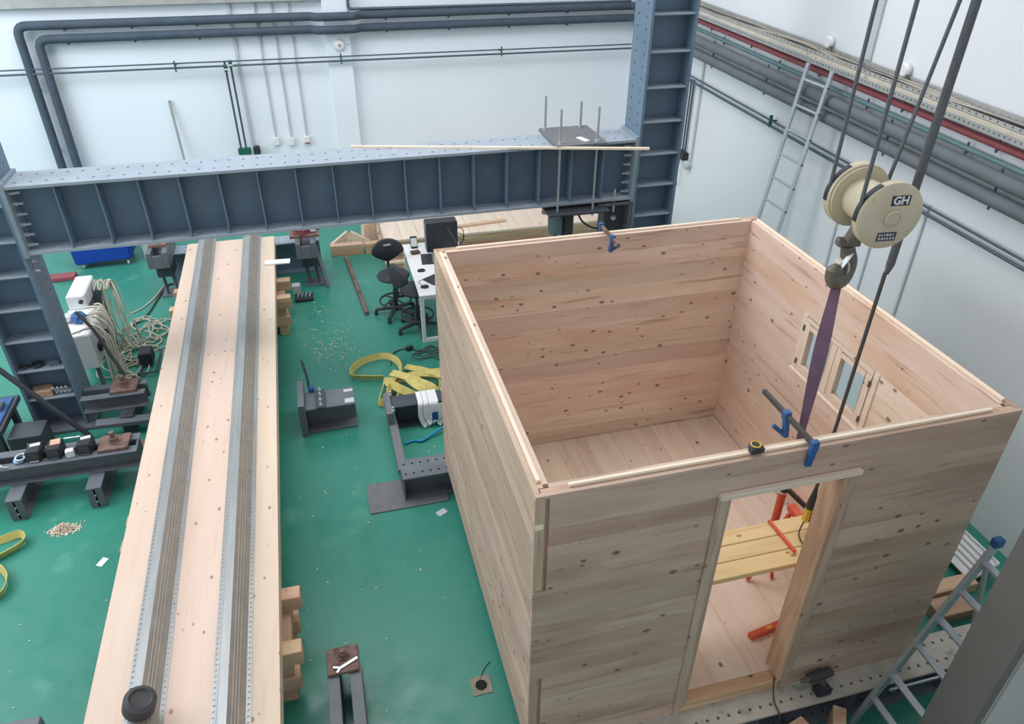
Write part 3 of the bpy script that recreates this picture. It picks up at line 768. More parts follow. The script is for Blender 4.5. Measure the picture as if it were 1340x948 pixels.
br = root('beam_bracket', (2.45, 5.2, 1.55), 'dark bolted haunch bracket under the beam against right column', 'bracket')
MB().perf(1.35, 2.07, 4.99, 5.41, 2.60, 2.638, 6, 2, 0.014, 'zyx').build('back_plate', 'dark_steel', br)
MB().box(2.22, 2.60, 4.99, 5.41, 2.04, 2.07).build('seat_plate', 'raw_plate', br)
MB().box(2.34, 2.56, 5.1, 5.3, 1.45, 2.04).build('gusset_box', 'black_steel', br, bevel=0.006)
MB().lathe([(0.035, 0), (0.035, 0.03), (0.02, 0.05)], (2.45, 5.1, 1.85), (0, -1, 0), 10).build('pin', 'zinc_bolt', br)
MB().cyl((2.42, 5.03, 1.95), (2.42, 5.03, 2.22), 0.012, 8).build('threaded_rod', 'zinc_bolt', br)
# long timber strip lying across the beam
o = MB().bar((-0.47, 5.43, BZ1+0.012), (2.60, 4.62, BZ1+0.012), 0.032, 0.022).build('timber_strip', 'fresh_cut_x'); tag(o, 'long thin pale timber strip lying askew on the portal beam', 'timber strip')

# ================================================================== CRANE HOOK BLOCK, ROPES, SLING, PENDANT
HC = V(1.975, 0.52, 3.80); HA = V(-0.10, -0.995, 0).normalized(); HR = 0.178
HS = V(0, 0, 1).cross(HA).normalized()      # horizontal, to the right seen from the camera
hb = root('hook_block', HC, 'cream two-sheave crane hook block with lettered side plate', 'hook block')
def disc(off, front):
    c = HC+HA*off
    prof = [(HR*0.97, -0.03), (HR, -0.022), (HR, 0.022), (HR*0.93, 0.034), (HR*0.60, 0.044), (HR*0.30, 0.046), (0.0001, 0.046)]
    ax = HA if front else -HA
    d = MB().lathe(prof, c, ax, 40).build('sheave_cover', 'block_beige', hb, smooth=True)
    MB().lathe([(HR*0.26, 0.045), (HR*0.26, 0.056), (HR*0.20, 0.062), (HR*0.20, 0.056), (0.0001, 0.056)], c, ax, 28).build('axle_cap', 'block_beige', d, smooth=True)
    # dark rope slot on the upper left rim
    mb = MB(); pts = []
    for i in range(9):
        t = math.radians(115+i*9)
        pts.append(c+HS*math.cos(t)*(HR+0.002)+V(0, 0, 1)*math.sin(t)*(HR+0.002))
    mb.ribbon(pts, HA, 0.03, 0.006).build('rope_slot', 'label_black', d)
    return d
SEP = 0.15
df = disc(SEP, True); disc(-SEP, False)
MB().lathe([(HR*0.62, -SEP+.03), (HR*0.62, SEP-.03)], HC, HA, 28).build('hub_drum', 'block_beige', hb, smooth=True)
for s_ in (-1, 1): MB().lathe([(HR*0.92, -0.03), (HR*0.92, 0.0)], HC+HA*(s_*(SEP-0.03)+0.015), HA, 32).build('inner_flange', 'block_beige', hb, smooth=True)
# lettered plates on the front disc
def on_face(u, v, h):   # u right, v up on the front cover
    return HC+HA*(SEP+h)+HS*u+V(0, 0, 1)*v
def face_plate(u0, u1, v0, v1, h, m, nm, parent):
    P = [on_face(u0, v0, h), on_face(u1, v0, h), on_face(u1, v1, h), on_face(u0, v1, h)]
    Q = [p-HA*0.004 for p in P]
    return MB().add(P+Q, [(0, 1, 2, 3), (7, 6, 5, 4), (0, 4, 5, 1), (1, 5, 6, 2), (2, 6, 7, 3), (3, 7, 4, 0)]).build(nm, m, parent)
lp = face_plate(-0.03, 0.072, 0.066, 0.118, 0.0465, 'label_black', 'name_plate', df)
def text_mesh(txt, size, origin, right, up, parent, m, nm):
    cu = bpy.data.curves.new('txt', 'FONT'); cu.body = txt; cu.size = size; cu.align_x = 'CENTER'; cu.align_y = 'CENTER'; cu.extrude = 0.0008; cu.offset = size*0.028
    ob = bpy.data.objects.new('txt', cu); COL.objects.link(ob)
    dg = bpy.context.evaluated_depsgraph_get(); me = bpy.data.meshes.new_from_object(ob.evaluated_get(dg))
    bpy.data.objects.remove(ob); nn = right.cross(up)
    for v in me.vertices:
        p = V(origin)+right*v.co.x+up*v.co.y+nn*v.co.z; v.co = p-ORG[parent]
    me.materials.clear(); me.materials.append(MATS[m])
    o = bpy.data.objects.new(nm, me); COL.objects.link(o); o.parent = parent; ORG[o] = ORG[parent]
    return o
text_mesh('GH', 0.058, on_face(0.021, 0.092, 0.0478), HS, V(0, 0, 1), lp, 'print_white', 'lettering')
lp2 = face_plate(-0.055, 0.05, -0.125, -0.077, 0.0465, 'cable_dark', 'rating_plate', df)
rr = random.Random(9)
mb = MB()
for row in (-0.091, -0.111):
    u = -0.048
    while u < 0.04:
        w = rr.uniform(0.006, 0.014)
        P = [on_face(u, row-0.006, 0.0475), on_face(u+w, row-0.006, 0.0475), on_face(u+w, row+0.006, 0.0475), on_face(u, row+0.006, 0.0475)]
        mb.add(P, [(0, 1, 2, 3)]); u += w+rr.uniform(0.004, 0.008)
mb.build('worn_print', 'conduit', lp2)
# hook below
HB = HC+V(-0.035, 0.05, 0)
MB().cyl(HC+V(0, 0, -0.08), HB+V(0, 0, -0.24), 0.05, 16, 0.035).build('shank', 'hook_steel', hb, smooth=True)
MB().obox(HB+V(0, 0, -0.235), (0.13, 0.05, 0.045), (0, 0, -0.2)).build('cross_head', 'hook_steel', hb, bevel=0.006)
hk = []
for i in range(15):
    t = math.radians(70-i*21)
    hk.append(HB+V(0.062*math.cos(t)*0.93, 0.062*math.cos(t)*0.36, -0.39+0.085*math.sin(t)))
hk = [HB+V(0.0, 0, -0.25)]+hk[1:14]
rad = [0.036]+[0.044+0.008*math.sin(math.pi*i/12) for i in range(12)]+[0.018]
MB().tube(hk, rad, 12).build('hook', 'hook_steel', hb, smooth=True)
MB().bar(HB+V(0.02, -0.03, -0.29), HB+V(-0.05, -0.035, -0.40), 0.03, 0.006).build('safety_latch', 'zinc_bolt', hb)
# hoist ropes
for (off, sd, lab) in ((-SEP, -1, 'leftmost wire rope rising from the rear sheave'), (SEP, -1, 'second wire rope rising from the lettered sheave'), (-SEP, 1, 'third wire rope rising behind the lettered sheave')):
    p = HC+HA*off+HS*sd*(HR*0.93)
    o = MB().cyl(p+V(0, 0, 0.02), p+V(0.11*3.35 if (off < 0 and sd > 0) else 0, 0, 3.0), 0.0105, 8).build('hoist_rope', 'wire_rope', smooth=True); tag(o, lab, 'wire rope', 'hoist ropes of the crane hook')
# purple round sling from hook down to the wall clamp
A = HB+V(0, 0, -0.455); B = V(1.625, 0.16, 2.52)
pts = []; wd = []; ww = []
n = 18
for i in range(n+1):
    t = i/n
    pts.append(A.lerp(B, t)); ang = -1.0+t*0.7
    wd.append(V(math.cos(ang), math.sin(ang), 0)); ww.append(0.052+0.028*math.sin(math.pi*min(1, t*1.15))**2-0.018*max(0, t-.75)*4)
sl = root('purple_sling', B, 'purple webbing sling hanging from the crane hook to the clamp', 'sling')
MB().ribbon(pts, wd, ww, 0.012).build('webbing', 'purple_web', sl)
MB().ribbon([p+V(0.012, 0.014, 0) for p in pts], wd, [w*0.8 for w in ww], 0.010).build('webbing', 'purple_web', sl)
loop = [A+V(-0.02, 0.0, -0.02), A+V(-0.045, 0, 0.06), A+V(-0.02, 0, 0.105), A+V(0.02, 0, 0.10), A+V(0.035, 0, 0.05), A+V(0.02, 0, -0.02)]
MB().ribbon(spline(loop, 4), V(0, 1, 0), 0.05, 0.010).build('eye', 'tray_cream', sl)
# pendant control
pc = root('pendant_control', (2.285, 0.62, 1.30), 'yellow crane pendant control hanging on a dark cable over the trestle table', 'pendant')
MB().tube([(2.285, 0.62, 1.50), (2.30, 0.62, 3.3), (2.31, 0.62, 3.32)], 0.012, 8).build('cable', 'cable_dark', pc, smooth=True)
MB().tube([(2.31, 0.62, 3.30), (2.318, 0.62, 3.36), (2.36, 0.62, 6.4)], [0.013, 0.024, 0.024], 10).build('cable_sheath', 'wire_rope', pc, smooth=True)
MB().lathe([(0.035, 0), (0.03, 0.06), (0.016, 0.16), (0.012, 0.2)], (2.285, 0.62, 1.42), (0, 0, 1), 12).build('strain_relief', 'black_plastic', pc, smooth=True)
MB().box(2.25, 2.33, 0.585, 0.645, 1.29, 1.42).build('body', 'yellow_plastic', pc, bevel=0.012)
for z in (1.32, 1.355, 1.39): MB().cyl((2.285, 0.585, z), (2.285, 0.575, z), 0.013, 10).build('button', 'label_black', pc)

# ================================================================== CLAMPS AND TAPE ON THE ROOM RIM
def bar_clamp(name, loc, rz, label, length, bar_m):
    r = root(name, loc, label, 'clamp'); L0 = ORG[r]; ORG[r] = V(0, 0, 0)
    MB().box(-0.012, 0.012, -0.05, length, 0.02, 0.05).build('bar', bar_m, r, bevel=0.002)
    MB().add([(-0.022, -0.075, 0.065), (0.022, -0.075, 0.065), (0.022, -0.035, 0.065), (-0.022, -0.035, 0.065), (-0.018, -0.06, -0.12), (0.018, -0.06, -0.12), (0.018, -0.035, -0.12), (-0.018, -0.035, -0.12)],
             [(0, 3, 2, 1), (4, 5, 6, 7), (0, 1, 5, 4), (1, 2, 6, 5), (2, 3, 7, 6), (3, 0, 4, 7)]).build('fixed_jaw', 'blue_paint', r, bevel=0.005)
    q = MB().box(-0.022, 0.022, 0.20, 0.245, 0.005, 0.065).build('slide_head', 'blue_paint', r, bevel=0.006)
    MB().bar((0, 0.222, 0.03), (0.0, 0.19, -0.10), 0.034, 0.036, up=(0, 1, 0)).build('slide_jaw', 'blue_paint', q, bevel=0.006)
    MB().bar((0, 0.19, -0.09), (-0.07, 0.23, -0.03), 0.026, 0.02, up=(0, 1, 0)).build('trigger', 'blue_paint', q, bevel=0.005)
    r.rotation_euler = (0, 0, rz)
    return r
bar_clamp('bar_clamp', (1.575, 0.035, Z1-0.005), 0.0, 'blue bar clamp gripping the wall rim above the doorway', 0.47, 'cable_dark')
bar_clamp('bar_clamp', (1.50, WY-0.02, Z1-0.005), math.pi, 'blue bar clamp gripping the far wall rim of the timber room', 0.36, 'rust')
tm = root('tape_measure', (1.255, 0.05, Z1+0.008), 'black and yellow tape measure sitting on the wall rim', 'tape measure')
MB().lathe([(0.034, 0), (0.036, 0.006), (0.036, 0.030), (0.030, 0.036)], (1.255, 0.05, Z1+0.008), (0, 0, 1), 20).box(1.215, 1.293, 0.016, 0.05, Z1+0.008, Z1+0.038).build('case', 'black_plastic', tm, smooth=True)
MB().lathe([(0.030, 0.036), (0.030, 0.040), (0.024, 0.041), (0.024, 0.037)], (1.255, 0.05, Z1+0.008), (0, 0, 1), 20).build('rim', 'yellow_plastic', tm, smooth=True)
MB().lathe([(0.022, 0.036), (0.018, 0.041)], (1.255, 0.05, Z1+0.008), (0, 0, 1), 16).build('face', 'label_black', tm)

# ================================================================== INSIDE THE ROOM, SEEN THROUGH THE DOORWAY
ZT = 1.20
def trestle(x, label):
    r = root('saw_trestle', (x, 0.55, ZF), label, 'trestle', 'orange trestles under the plank table')
    MB().box(x-0.03, x+0.03, 0.22, 0.92, ZT-0.105, ZT-0.045).build('top_rail', 'orange_paint', r, bevel=0.004)
    for sy in (0.27, 0.87):
        for sx in (-1, 1): MB().bar((x+sx*0.03, sy, ZT-0.10), (x+sx*0.26, sy, ZF+0.013), 0.035, 0.025, up=(0, 1, 0)).build('leg', 'orange_paint', r, bevel=0.003)
        MB().bar((x-0.17, sy, ZF+0.28), (x+0.17, sy, ZF+0.28), 0.022, 0.022).build('brace', 'orange_paint', r)
trestle(0.75, 'orange folding trestle at the left end of the plank table')
trestle(2.38, 'orange folding trestle at the right end of the plank table')
for k, lab in enumerate(('nearest of the three table planks inside the doorway', 'middle of the three table planks inside the doorway', 'farthest of the three table planks inside the doorway')):
    a = 0.342+k*0.138
    o = board('table_plank', 'plank_yellow_x', None, 0.45, 2.70, a, a+0.132, ZT-0.045, ZT, 0.004); tag(o, lab, 'plank', 'planks of the trestle table')
o = MB().bar((2.07, 0.75, ZT+0.0125), (2.09, 0.43, ZT+0.0125), 0.022, 0.025).build('clamp_bar', 'orange_paint', bevel=0.002); tag(o, 'thin orange spirit level lying across the table planks', 'spirit level')
r = root('spirit_level', (2.03, 0.385, ZF), 'thick orange spirit level lying on the room floor', 'spirit level')
MB().bar((1.85, 0.36, ZF+0.022), (2.35, 0.44, ZF+0.022), 0.055, 0.044).build('body', 'orange_paint', r, bevel=0.005)
MB().bar((2.0, 0.384, ZF+0.0455), (2.05, 0.392, ZF+0.0455), 0.02, 0.004).build('vial', 'yellow_plastic', r)
# pipe stand clamp beyond the table
r = root('pipe_stand', (2.36, 1.02, ZF), 'orange and dark pipe prop standing behind the plank table', 'prop')
MB().cyl((2.36, 1.02, ZF), (2.36, 1.02, 1.20), 0.032, 16).build('tube', 'orange_paint', r, smooth=True)
MB().lathe([(0.038, 0), (0.038, 0.02)], (2.36, 1.02, 1.19), (0, 0, 1), 16).build('collar', 'zinc_bolt', r)
MB().lathe([(0.03, 0), (0.04, .03), (0.03, .07)], (2.36, 1.02, 1.21), (0, 0, 1), 12).build('clamp_head', 'label_black', r, smooth=True)
MB().bar((2.37, 1.02, 1.24), (2.62, 0.93, 0.98), 0.05, 0.03).build('arm', 'cable_dark', r, bevel=0.004)
for a in (0.3, 2.4, 4.5): MB().bar((2.36, 1.02, 0.75), (2.36+.2*math.cos(a), 1.02+.2*math.sin(a), ZF+0.012), 0.024, 0.018).build('leg', 'orange_paint', r)
r = MB().tube(spline([(2.27, 0.62, 1.29), (2.20, 0.56, 1.225), (2.19, 0.45, 1.208), (2.22, 0.335, 1.20), (2.21, 0.325, 0.9), (2.14, 0.26, 0.6), (2.0, 0.13, 0.43), (1.86, 0.02, 0.41), (1.80, -0.10, 0.325), (1.79, -0.2, 0.30), (1.79, -0.21, 0.1), (1.80, -0.3, 0.012)], 6), 0.006, 6).build('power_cord', 'cable_dark', smooth=True)
tag(r, 'thin dark cord running from the table out over the threshold', 'cord')
# drill on the beam flange
r = root('cordless_drill', (2.15, -0.08, 0.30), 'dark cordless drill lying on the dusty beam outside the doorway', 'drill')
MB().cyl((2.09, -0.055, 0.41), (2.28, -0.045, 0.41), 0.034, 14).build('motor_body', 'rubber', r, smooth=True)
MB().cyl((2.09, -0.055, 0.41), (2.02, -0.06, 0.41), 0.022, 12, 0.014).build('chuck', 'hook_steel', r, smooth=True)
MB().cyl((2.02, -0.06, 0.41), (1.93, -0.063, 0.41), 0.005, 6).build('drill_bit', 'zinc_bolt', r)
MB().bar((2.22, -0.05, 0.39), (2.19, -0.10, 0.345), 0.04, 0.035).build('handle', 'rubber', r, bevel=0.006)
MB().box(2.12, 2.24, -0.155, -0.075, 0.302, 0.36).build('battery', 'black_plastic', r, bevel=0.01)

# ================================================================== STEPLADDER, BLOCKS AND PANEL AT THE LOWER RIGHT
r = root('step_ladder', (2.7, -0.44, 0), 'aluminium ladder leaning up past the front corner of the timber room', 'ladder')
def lp_(z): return 2.43+0.306*z
for y in (-0.24, -0.64):
    MB().bar((lp_(0), y, 0), (lp_(1.75), y, 1.75), 0.03, 0.06, up=(1, 0, 0)).build('stile', 'aluminium', r, bevel=0.003)
    MB().box(lp_(1.75)-0.035, lp_(1.75)+0.035, y-0.025, y+0.025, 1.735, 1.80).build('end_cap', 'blue_paint', r, bevel=0.006)
for z in (0.30, 0.55, 0.858, 1.11, 1.36, 1.61):
    MB().bar((lp_(z), -0.63, z), (lp_(z), -0.25, z), 0.05, 0.025).build('rung', 'aluminium', r, bevel=0.003)
for y in (-0.26, -0.62): MB().bar((lp_(1.6)+0.02, y, 1.6), (2.96+0.40, y, 0), 0.025, 0.03, up=(1, 0, 0)).build('rear_leg', 'aluminium', r, bevel=0.002)
MB().bar((lp_(0.45), -0.30, 0.45), (3.27, -0.30, 0.45), 0.012, 0.02).build('spreader', 'aluminium', r)
for (x0, x1, y0_, y1_, z0_, z1_, lab) in ((3.70, 4.25, 0.55, 0.68, 0.0, 0.10, 'long timber block on the floor nearest the side wall'), (3.66, 4.05, 0.32, 0.50, 0.0, 0.12, 'shorter timber block on the floor beside the ladder')):
    o = board('timber_block', 'lumber_x', None, x0, x1, y0_, y1_, z0_, z1_, 0.005); tag(o, lab, 'timber block', 'offcut blocks by the side wall')
r = root('ribbed_radiator', (4.4, 0.8, 0), 'white ribbed radiator standing against the side wall beyond the timber room', 'radiator')
MB().bar((4.33, 1.05, 0.16), (4.33, 0.60, 0.16), 0.30, 0.03, up=(-0.6, 0, 1)).build('sheet', 'white_plastic', r, bevel=0.004)
for i in range(5): MB().bar((4.25+0.042*i, 1.04, 0.115+0.028*i+0.03), (4.25+0.042*i, 0.61, 0.115+0.028*i+0.03), 0.008, 0.008).build('rib', 'conduit', r)
MB().box(4.36, 4.44, 0.62, 1.03, 0.0, 0.12).build('stand', 'dark_steel', r)
for (cx, cy, rz, lab) in ((1.878, -0.286, 0.25, 'left of two timber offcuts on floor before the doorway beam'), (2.213, -0.308, 0.95, 'right of two timber offcuts on floor before the doorway beam')):
    o = MB().obox((cx, cy, 0.13), (0.20, 0.09, 0.26), (0, 0, rz)).build('timber_block', 'lumber_x', bevel=0.004); tag(o, lab, 'timber block', 'offcuts in front of the doorway beam')

# ================================================================== LONG TIMBER SLAB WITH STEEL PROFILES
SR = 0.0075   # slight skew of the slab to the hall
def sx(x, y): return x+ (4.2-y)*SR
slab = root('timber_slab', (-2.15, 4.3, 0.56), 'long pale glued timber slab lying on block cribs', 'timber slab')
SX0, SX1, SY0, SY1, SZ0, SZ1 = -2.79, -1.575, -0.6, 8.23, 0.56, 0.70
edges = [SX0, -2.44, -1.87, SX1]
for i, (a, b) in enumerate(zip(edges[:-1], edges[1:])):
    pr = 0.0 if i % 2 else 0.0012
    g = 0.001
    MB().add([(sx(a+g, y), y, z) for y in (SY0, SY1) for z in (SZ0, SZ1-pr)]+[(sx(b-g, y), y, z) for y in (SY0, SY1) for z in (SZ0, SZ1-pr)],
             [(0, 1, 3, 2), (4, 6, 7, 5), (0, 4, 5, 1), (2, 3, 7, 6), (0, 2, 6, 4), (1, 5, 7, 3)]).build('lamella', 'spruce_pale_y', slab, bevel=0.002)
def profile(name, xc, label, sk):
    """cold-formed galvanised channel with perforated lips, lying along the slab"""
    r = root(name, (xc, 4.2, SZ1), label, 'steel profile')
    def X(x, y): return x+(4.2-y)*sk
    Y0_, Y1_ = -0.5, 8.33
    def sheet(pts, nm, m, t=0.004, par=None):
        n = len(pts)
        top = [(xc+x*1.15, SZ1+z+t) for x, z in pts]; bot = [(xc+x*1.15, SZ1+z) for x, z in pts][::-1]
        mb = MB().prism(top+bot, Y0_, Y1_, 'y')
        for p in mb.v: p.x = X(p.x, p.y)
        return mb.build(nm, m, par or r)
    hgt = 0.115
    sheet([(-0.083, 0.0), (-0.055, hgt)], 'outer_web', 'galvanised')
    sheet([(-0.055, hgt), (-0.005, hgt)], 'crown', 'galvanised')
    iw = sheet([(-0.005, hgt), (0.076, 0.0)], 'inner_web', 'galvanised_shaded')
    for q in (0.28, 0.45, 0.62): sheet([(-0.005+0.081*q-.004, hgt*(1-q)+.008), (-0.005+0.081*q+.004, hgt*(1-q)+.004)], 'rib', 'galvanised_shaded', 0.004, iw)
    for xa in (-0.129, 0.088):
        mb = MB().perf(Y0_, Y1_, xc+xa, xc+xa+0.034, SZ1, SZ1+0.004, 200, 1, 0.009, 'yxz')
        for p in mb.v: p.x = X(p.x, p.y)
        mb.build('perforated_lip', 'galvanised', r)
    return r
profile('steel_profile', -2.465, 'left galvanised steel profile lying along the timber slab', 0.021)
profile('steel_profile', -1.885, 'right galvanised steel profile lying along the timber slab', 0.009)
o = MB().obox((-1.56, 7.28, SZ1+0.012), (0.34, 0.13, 0.02), (0, 0, -0.06)).build('white_board', 'paper', bevel=0.002); tag(o, 'white card lying across the far end of the timber slab', 'card')
o = MB().lathe([(0.085, 0), (0.098, 0.012), (0.098, 0.10), (0.07, 0.115), (0.055, 0.10), (0.0001, 0.10)], (-2.395, 0.60, SZ1+0.120), (0.35, -0.05, 1), 24).build('rubber_cap', 'rubber', smooth=True); tag(o, 'dark rubber cup resting on the left steel profile near the camera', 'rubber cup')
def crib(yc, label, xl=-2.92, xr=-1.42, half=0.30):
    r = root('block_crib', (-2.2, yc, 0), label, 'timber crib', 'cribs under the long timber slab')
    h = 0.14
    for L_ in range(4):
        z = L_*h
        if L_ % 2:
            for y in (yc-half+0.05, yc+half-0.05): board('block', 'lumber_x', r, xl if L_ == 3 else xl+.1, xr if L_ == 3 else xr-.05, y-0.06, y+0.06, z, z+h, 0.004)
        else:
            for x in (xl+0.2, xr-0.15): board('block', 'lumber_y', r, x-0.06, x+0.06, yc-half, yc+half, z, z+h, 0.004)
crib(1.28, 'block crib under the slab end nearest the camera', xl=-2.66)
crib(2.52, 'block crib under the slab beside the low machine beam', xl=-2.845, xr=-1.68, half=0.2)
crib(6.78, 'block crib under the far half of the slab')

# beam carrying the far end and two pedestals
r = root('bearing_beam', (-2.2, 8.0, 0), 'low blue-grey perforated beam under the far end of the slab', 'steel beam')
MB().perf(-3.15, -0.98, 8.34, 8.62, 0.50, 0.52, 24, 2, 0.013, 'xyz').build('top_flange', 'flange_top_paint', r)
MB().box(-3.15, -0.98, 8.47, 8.49, 0.02, 0.50).build('web', 'blue_grey_steel', r)
MB().box(-3.15, -0.98, 8.34, 8.62, 0.0, 0.02).build('bottom_flange', 'blue_grey_steel', r)
def pedestal(x, y, label, lean, cw=0.12):
    r = root('jack_pedestal', (x, y, 0), label, 'pedestal')
    MB().box(x-0.14, x-0.07, y-0.30, y+0.45, 0.525, 0.76).box(x+0.07, x+0.14, y-0.30, y+0.45, 0.525, 0.76).box(x-0.07, x+0.07, y-0.30, y-0.28, 0.525, 0.72).box(x-0.07, x+0.07, y-0.28, y+0.45, 0.525, 0.56).build('channel_head', 'dark_steel', r, bevel=0.003)
    MB().box(x-cw, x+cw, y-0.10, y+0.10+(cw-.12), 0.76, 0.80).build('cap_plate', 'rust', r, bevel=0.003)
    MB().lathe([(0.04, 0), (0.04, 0.03), (0.025, 0.035), (0.025, 0.06)], (x, y-0.02, 0.80), (0, 0, 1), 6).build('nut', 'rust', r)
    MB().box(x-0.08, x+0.14, y-0.18, y+0.16, 0.33, 0.525).build('seat_block', 'black_steel', r, bevel=0.006)
    for dx in (-0.04, 0.10): MB().bar((x+dx, y-0.05, 0.335), (x+dx+lean, y-0.08, 0.02), 0.04, 0.04).build('leg', 'dark_steel', r, bevel=0.003)
    MB().box(x-0.12+lean, x+0.2+lean, y-0.16, y+0.1, 0.0, 0.02).build('foot_plate', 'dark_steel', r)
    return r
pedestal(-3.20, 8.16, 'grey jacking pedestal left of the slab far end', 0.02)
pedestal(-1.17, 8.00, 'grey jacking pedestal right of the slab with red strap on top', 0.03, 0.21)
r = root('red_strap', (-1.1, 8.0, 0.80), 'dark red ratchet strap heaped on the right pedestal', 'strap')
rr = random.Random(21); mb = MB()
for k in range(7):
    c = V(-1.17+rr.uniform(-.12, .14), 8.00+rr.uniform(-.06, .12), 0.80); a0 = rr.uniform(0, 6)
    pts = [c+V(0.09*math.cos(a0+t*.8), 0.06*math.sin(a0+t*.8), 0.02+rr.uniform(0, .05)) for t in range(6)]
    mb.ribbon(spline(pts, 4), V(0, 0, 1), 0.035, 0.004)
mb.build('webbing', 'red_pipe', r)
MB().obox((-1.04, 7.98, 0.83), (0.08, 0.05, 0.03), (0.3, 0.2, 0.5)).build('ratchet', 'zinc_bolt', r, bevel=0.004)
o = MB().bar((-1.10, 8.12, 0.83), (-0.93, 7.72, 0.025), 0.05, 0.05).build('steel_bar', 'dark_steel', bevel=0.004); tag(o, 'square steel bar propped from the right pedestal to floor', 'steel bar')
o = MB().box(-1.45, -1.33, 7.62, 7.74, 0.0, 0.14).build('load_cell_box', 'conduit', bevel=0.006); tag(o, 'small pale grey box standing beside the right pedestal', 'box')
r = root('hand_tool_tray', (-1.3, 7.5, 0), 'black tray with bright fittings on the floor by the pedestal', 'tray')
MB().box(-1.42, -1.16, 7.36, 7.56, 0.0, 0.05).build('tray', 'black_plastic', r, bevel=0.006)
for k in range(4): MB().cyl((-1.38+k*.055, 7.40, .065), (-1.36+k*.055, 7.52, .065), 0.014, 8).build('fitting', 'zinc_bolt', r)

# ================================================================== OFFCUTS, PANEL STACK
def tblock(nm, m, c, size, rot, lab, grp=None, cat='offcut'):
    o = MB().obox(c, size, rot).build(nm, m, bevel=0.004); return tag(o, lab, cat, grp)
tblock('timber_baulk', 'lumber_x', (-0.56, 8.86, 0.09), (0.52, 0.13, 0.18), (0, 0, -0.03), 'thick timber baulk lying on floor beside the pedestal', 'offcuts at the far wall')
tblock('timber_baulk', 'lumber_x', (-0.14, 8.84, 0.09), (0.26, 0.14, 0.18), (0, 0, 0.05), 'short timber baulk beside the panel stack', 'offcuts at the far wall')
tblock('timber_offcut', 'spruce_pale_x', (-0.62, 9.15, 0.10), (0.34, 0.05, 0.20), (0.0, -0.5, 0.35), 'left pale board of the propped gable-shaped offcuts', 'offcuts at the far wall')
tblock('timber_offcut', 'spruce_pale_x', (-0.36, 9.14, 0.10), (0.34, 0.05, 0.20), (0.0, 0.5, -0.25), 'right pale board of the propped gable-shaped offcuts', 'offcuts at the far wall')
tblock('timber_offcut', 'spruce_pale_z', (-0.16, 9.22, 0.18), (0.24, 0.10, 0.36), (0.0, 0.06, 0.4), 'upright pale offcut standing beside the panel stack', 'offcuts at the far wall')
def clt(x0, x1, y0, y1, z0, z1, lab, n):
    r = root('timber_plate', ((x0+x1)/2, (y0+y1)/2, z0), lab, 'timber panel', 'stacked timber panels by the rear wall')
    t3 = (z1-z0)/3
    MB().box(x0+.004, x1-.004, y0+.004, y1-.004, z0, z0+t3*2-0.001).build('core', 'lumber_x', r)
    w = (x1-x0)/n
    for k in range(n): board('board', 'pine_floor_y', r, x0+k*w+0.0015, x0+(k+1)*w-0.0015, y0, y1, z0+2*t3, z1, 0.003)
clt(-0.02, 4.55, 8.12, 9.75, 0.0, 0.12, 'lowest panel of the stack by the rear wall', 18)
clt(0.04, 4.55, 8.20, 9.80, 0.122, 0.24, 'second panel from the bottom of the rear stack', 18)
clt(0.00, 4.50, 8.16, 9.74, 0.242, 0.36, 'third panel from the bottom of the rear stack', 18)
clt(0.0, 4.58, 8.14, 9.78, 0.362, 0.48, 'topmost panel of the stack by the rear wall', 17)
tblock('timber_batten', 'lumber_x', (2.0, 8.05, 0.04), (2.6, 0.10, 0.08), (0, 0, 0.015), 'lowest loose batten in front of the panel stack', 'battens before the panel stack', 'batten')
tblock('timber_batten', 'spruce_pale_x', (2.1, 8.03, 0.115), (2.4, 0.09, 0.07), (0, 0, -0.01), 'middle loose batten in front of the panel stack', 'battens before the panel stack', 'batten')
tblock('timber_batten', 'lumber_x', (1.95, 8.06, 0.185), (2.3, 0.08, 0.07), (0, 0, 0.02), 'upper loose batten in front of the panel stack', 'battens before the panel stack', 'batten')
tblock('timber_batten', 'lumber_x', (1.45, 8.42, 0.497), (1.1, 0.08, 0.03), (0, 0, 0.10), 'loose batten lying askew on the topmost panel', None, 'batten')
o = MB().lathe([(0.05, 0), (0.06, 0.03), (0.05, 0.07), (0.02, 0.085)], (2.72, 8.62, 0.48), (0, 0, 1), 10).build('stone_weight', 'rust', smooth=True); tag(o, 'small dark lump lying on the topmost panel', 'weight')
o = MB().bar((-0.60, 8.70, 0.03), (-0.45, 6.76, 0.03), 0.055, 0.055).build('steel_tube', 'rust', bevel=0.005); tag(o, 'rusty square steel tube lying on floor left of the chairs', 'steel tube')

# ================================================================== DESK AND CHAIRS
r = root('office_desk', (0.6, 6.6, 0), 'white office desk with square tube legs behind the timber room', 'desk')
MB().box(0.19, 1.0, 5.80, 7.42, 0.695, 0.72).build('desktop', 'desk_white', r, bevel=0.004)
for y in (5.83, 7.36):
    MB().box(0.20, 0.25, y, y+0.05, 0.0, 0.695).box(0.94, 0.99, y, y+0.05, 0.0, 0.695).box(0.25, 0.94, y, y+0.05, 0.0, 0.05).box(0.25, 0.94, y, y+0.05, 0.645, 0.695).build('leg_frame', 'desk_white', r, bevel=0.003)
MB().box(0.94, 0.97, 5.88, 7.36, 0.60, 0.66).build('rear_rail', 'desk_white', r)
r = root('computer_tower', (0.75, 7.12, 0.72), 'black computer tower standing on the far end of the white desk', 'computer')
MB().box(0.50, 0.945, 7.05, 7.25, 0.722, 1.155).build('case', 'black_plastic', r, bevel=0.008)
MB().box(0.495, 0.50, 7.06, 7.24, 0.735, 1.145).build('front_panel', 'dark_steel', r, bevel=0.002)
MB().cyl((0.497, 7.09, 1.10), (0.492, 7.09, 1.10), 0.012, 10).build('power_button', 'zinc_bolt', r)
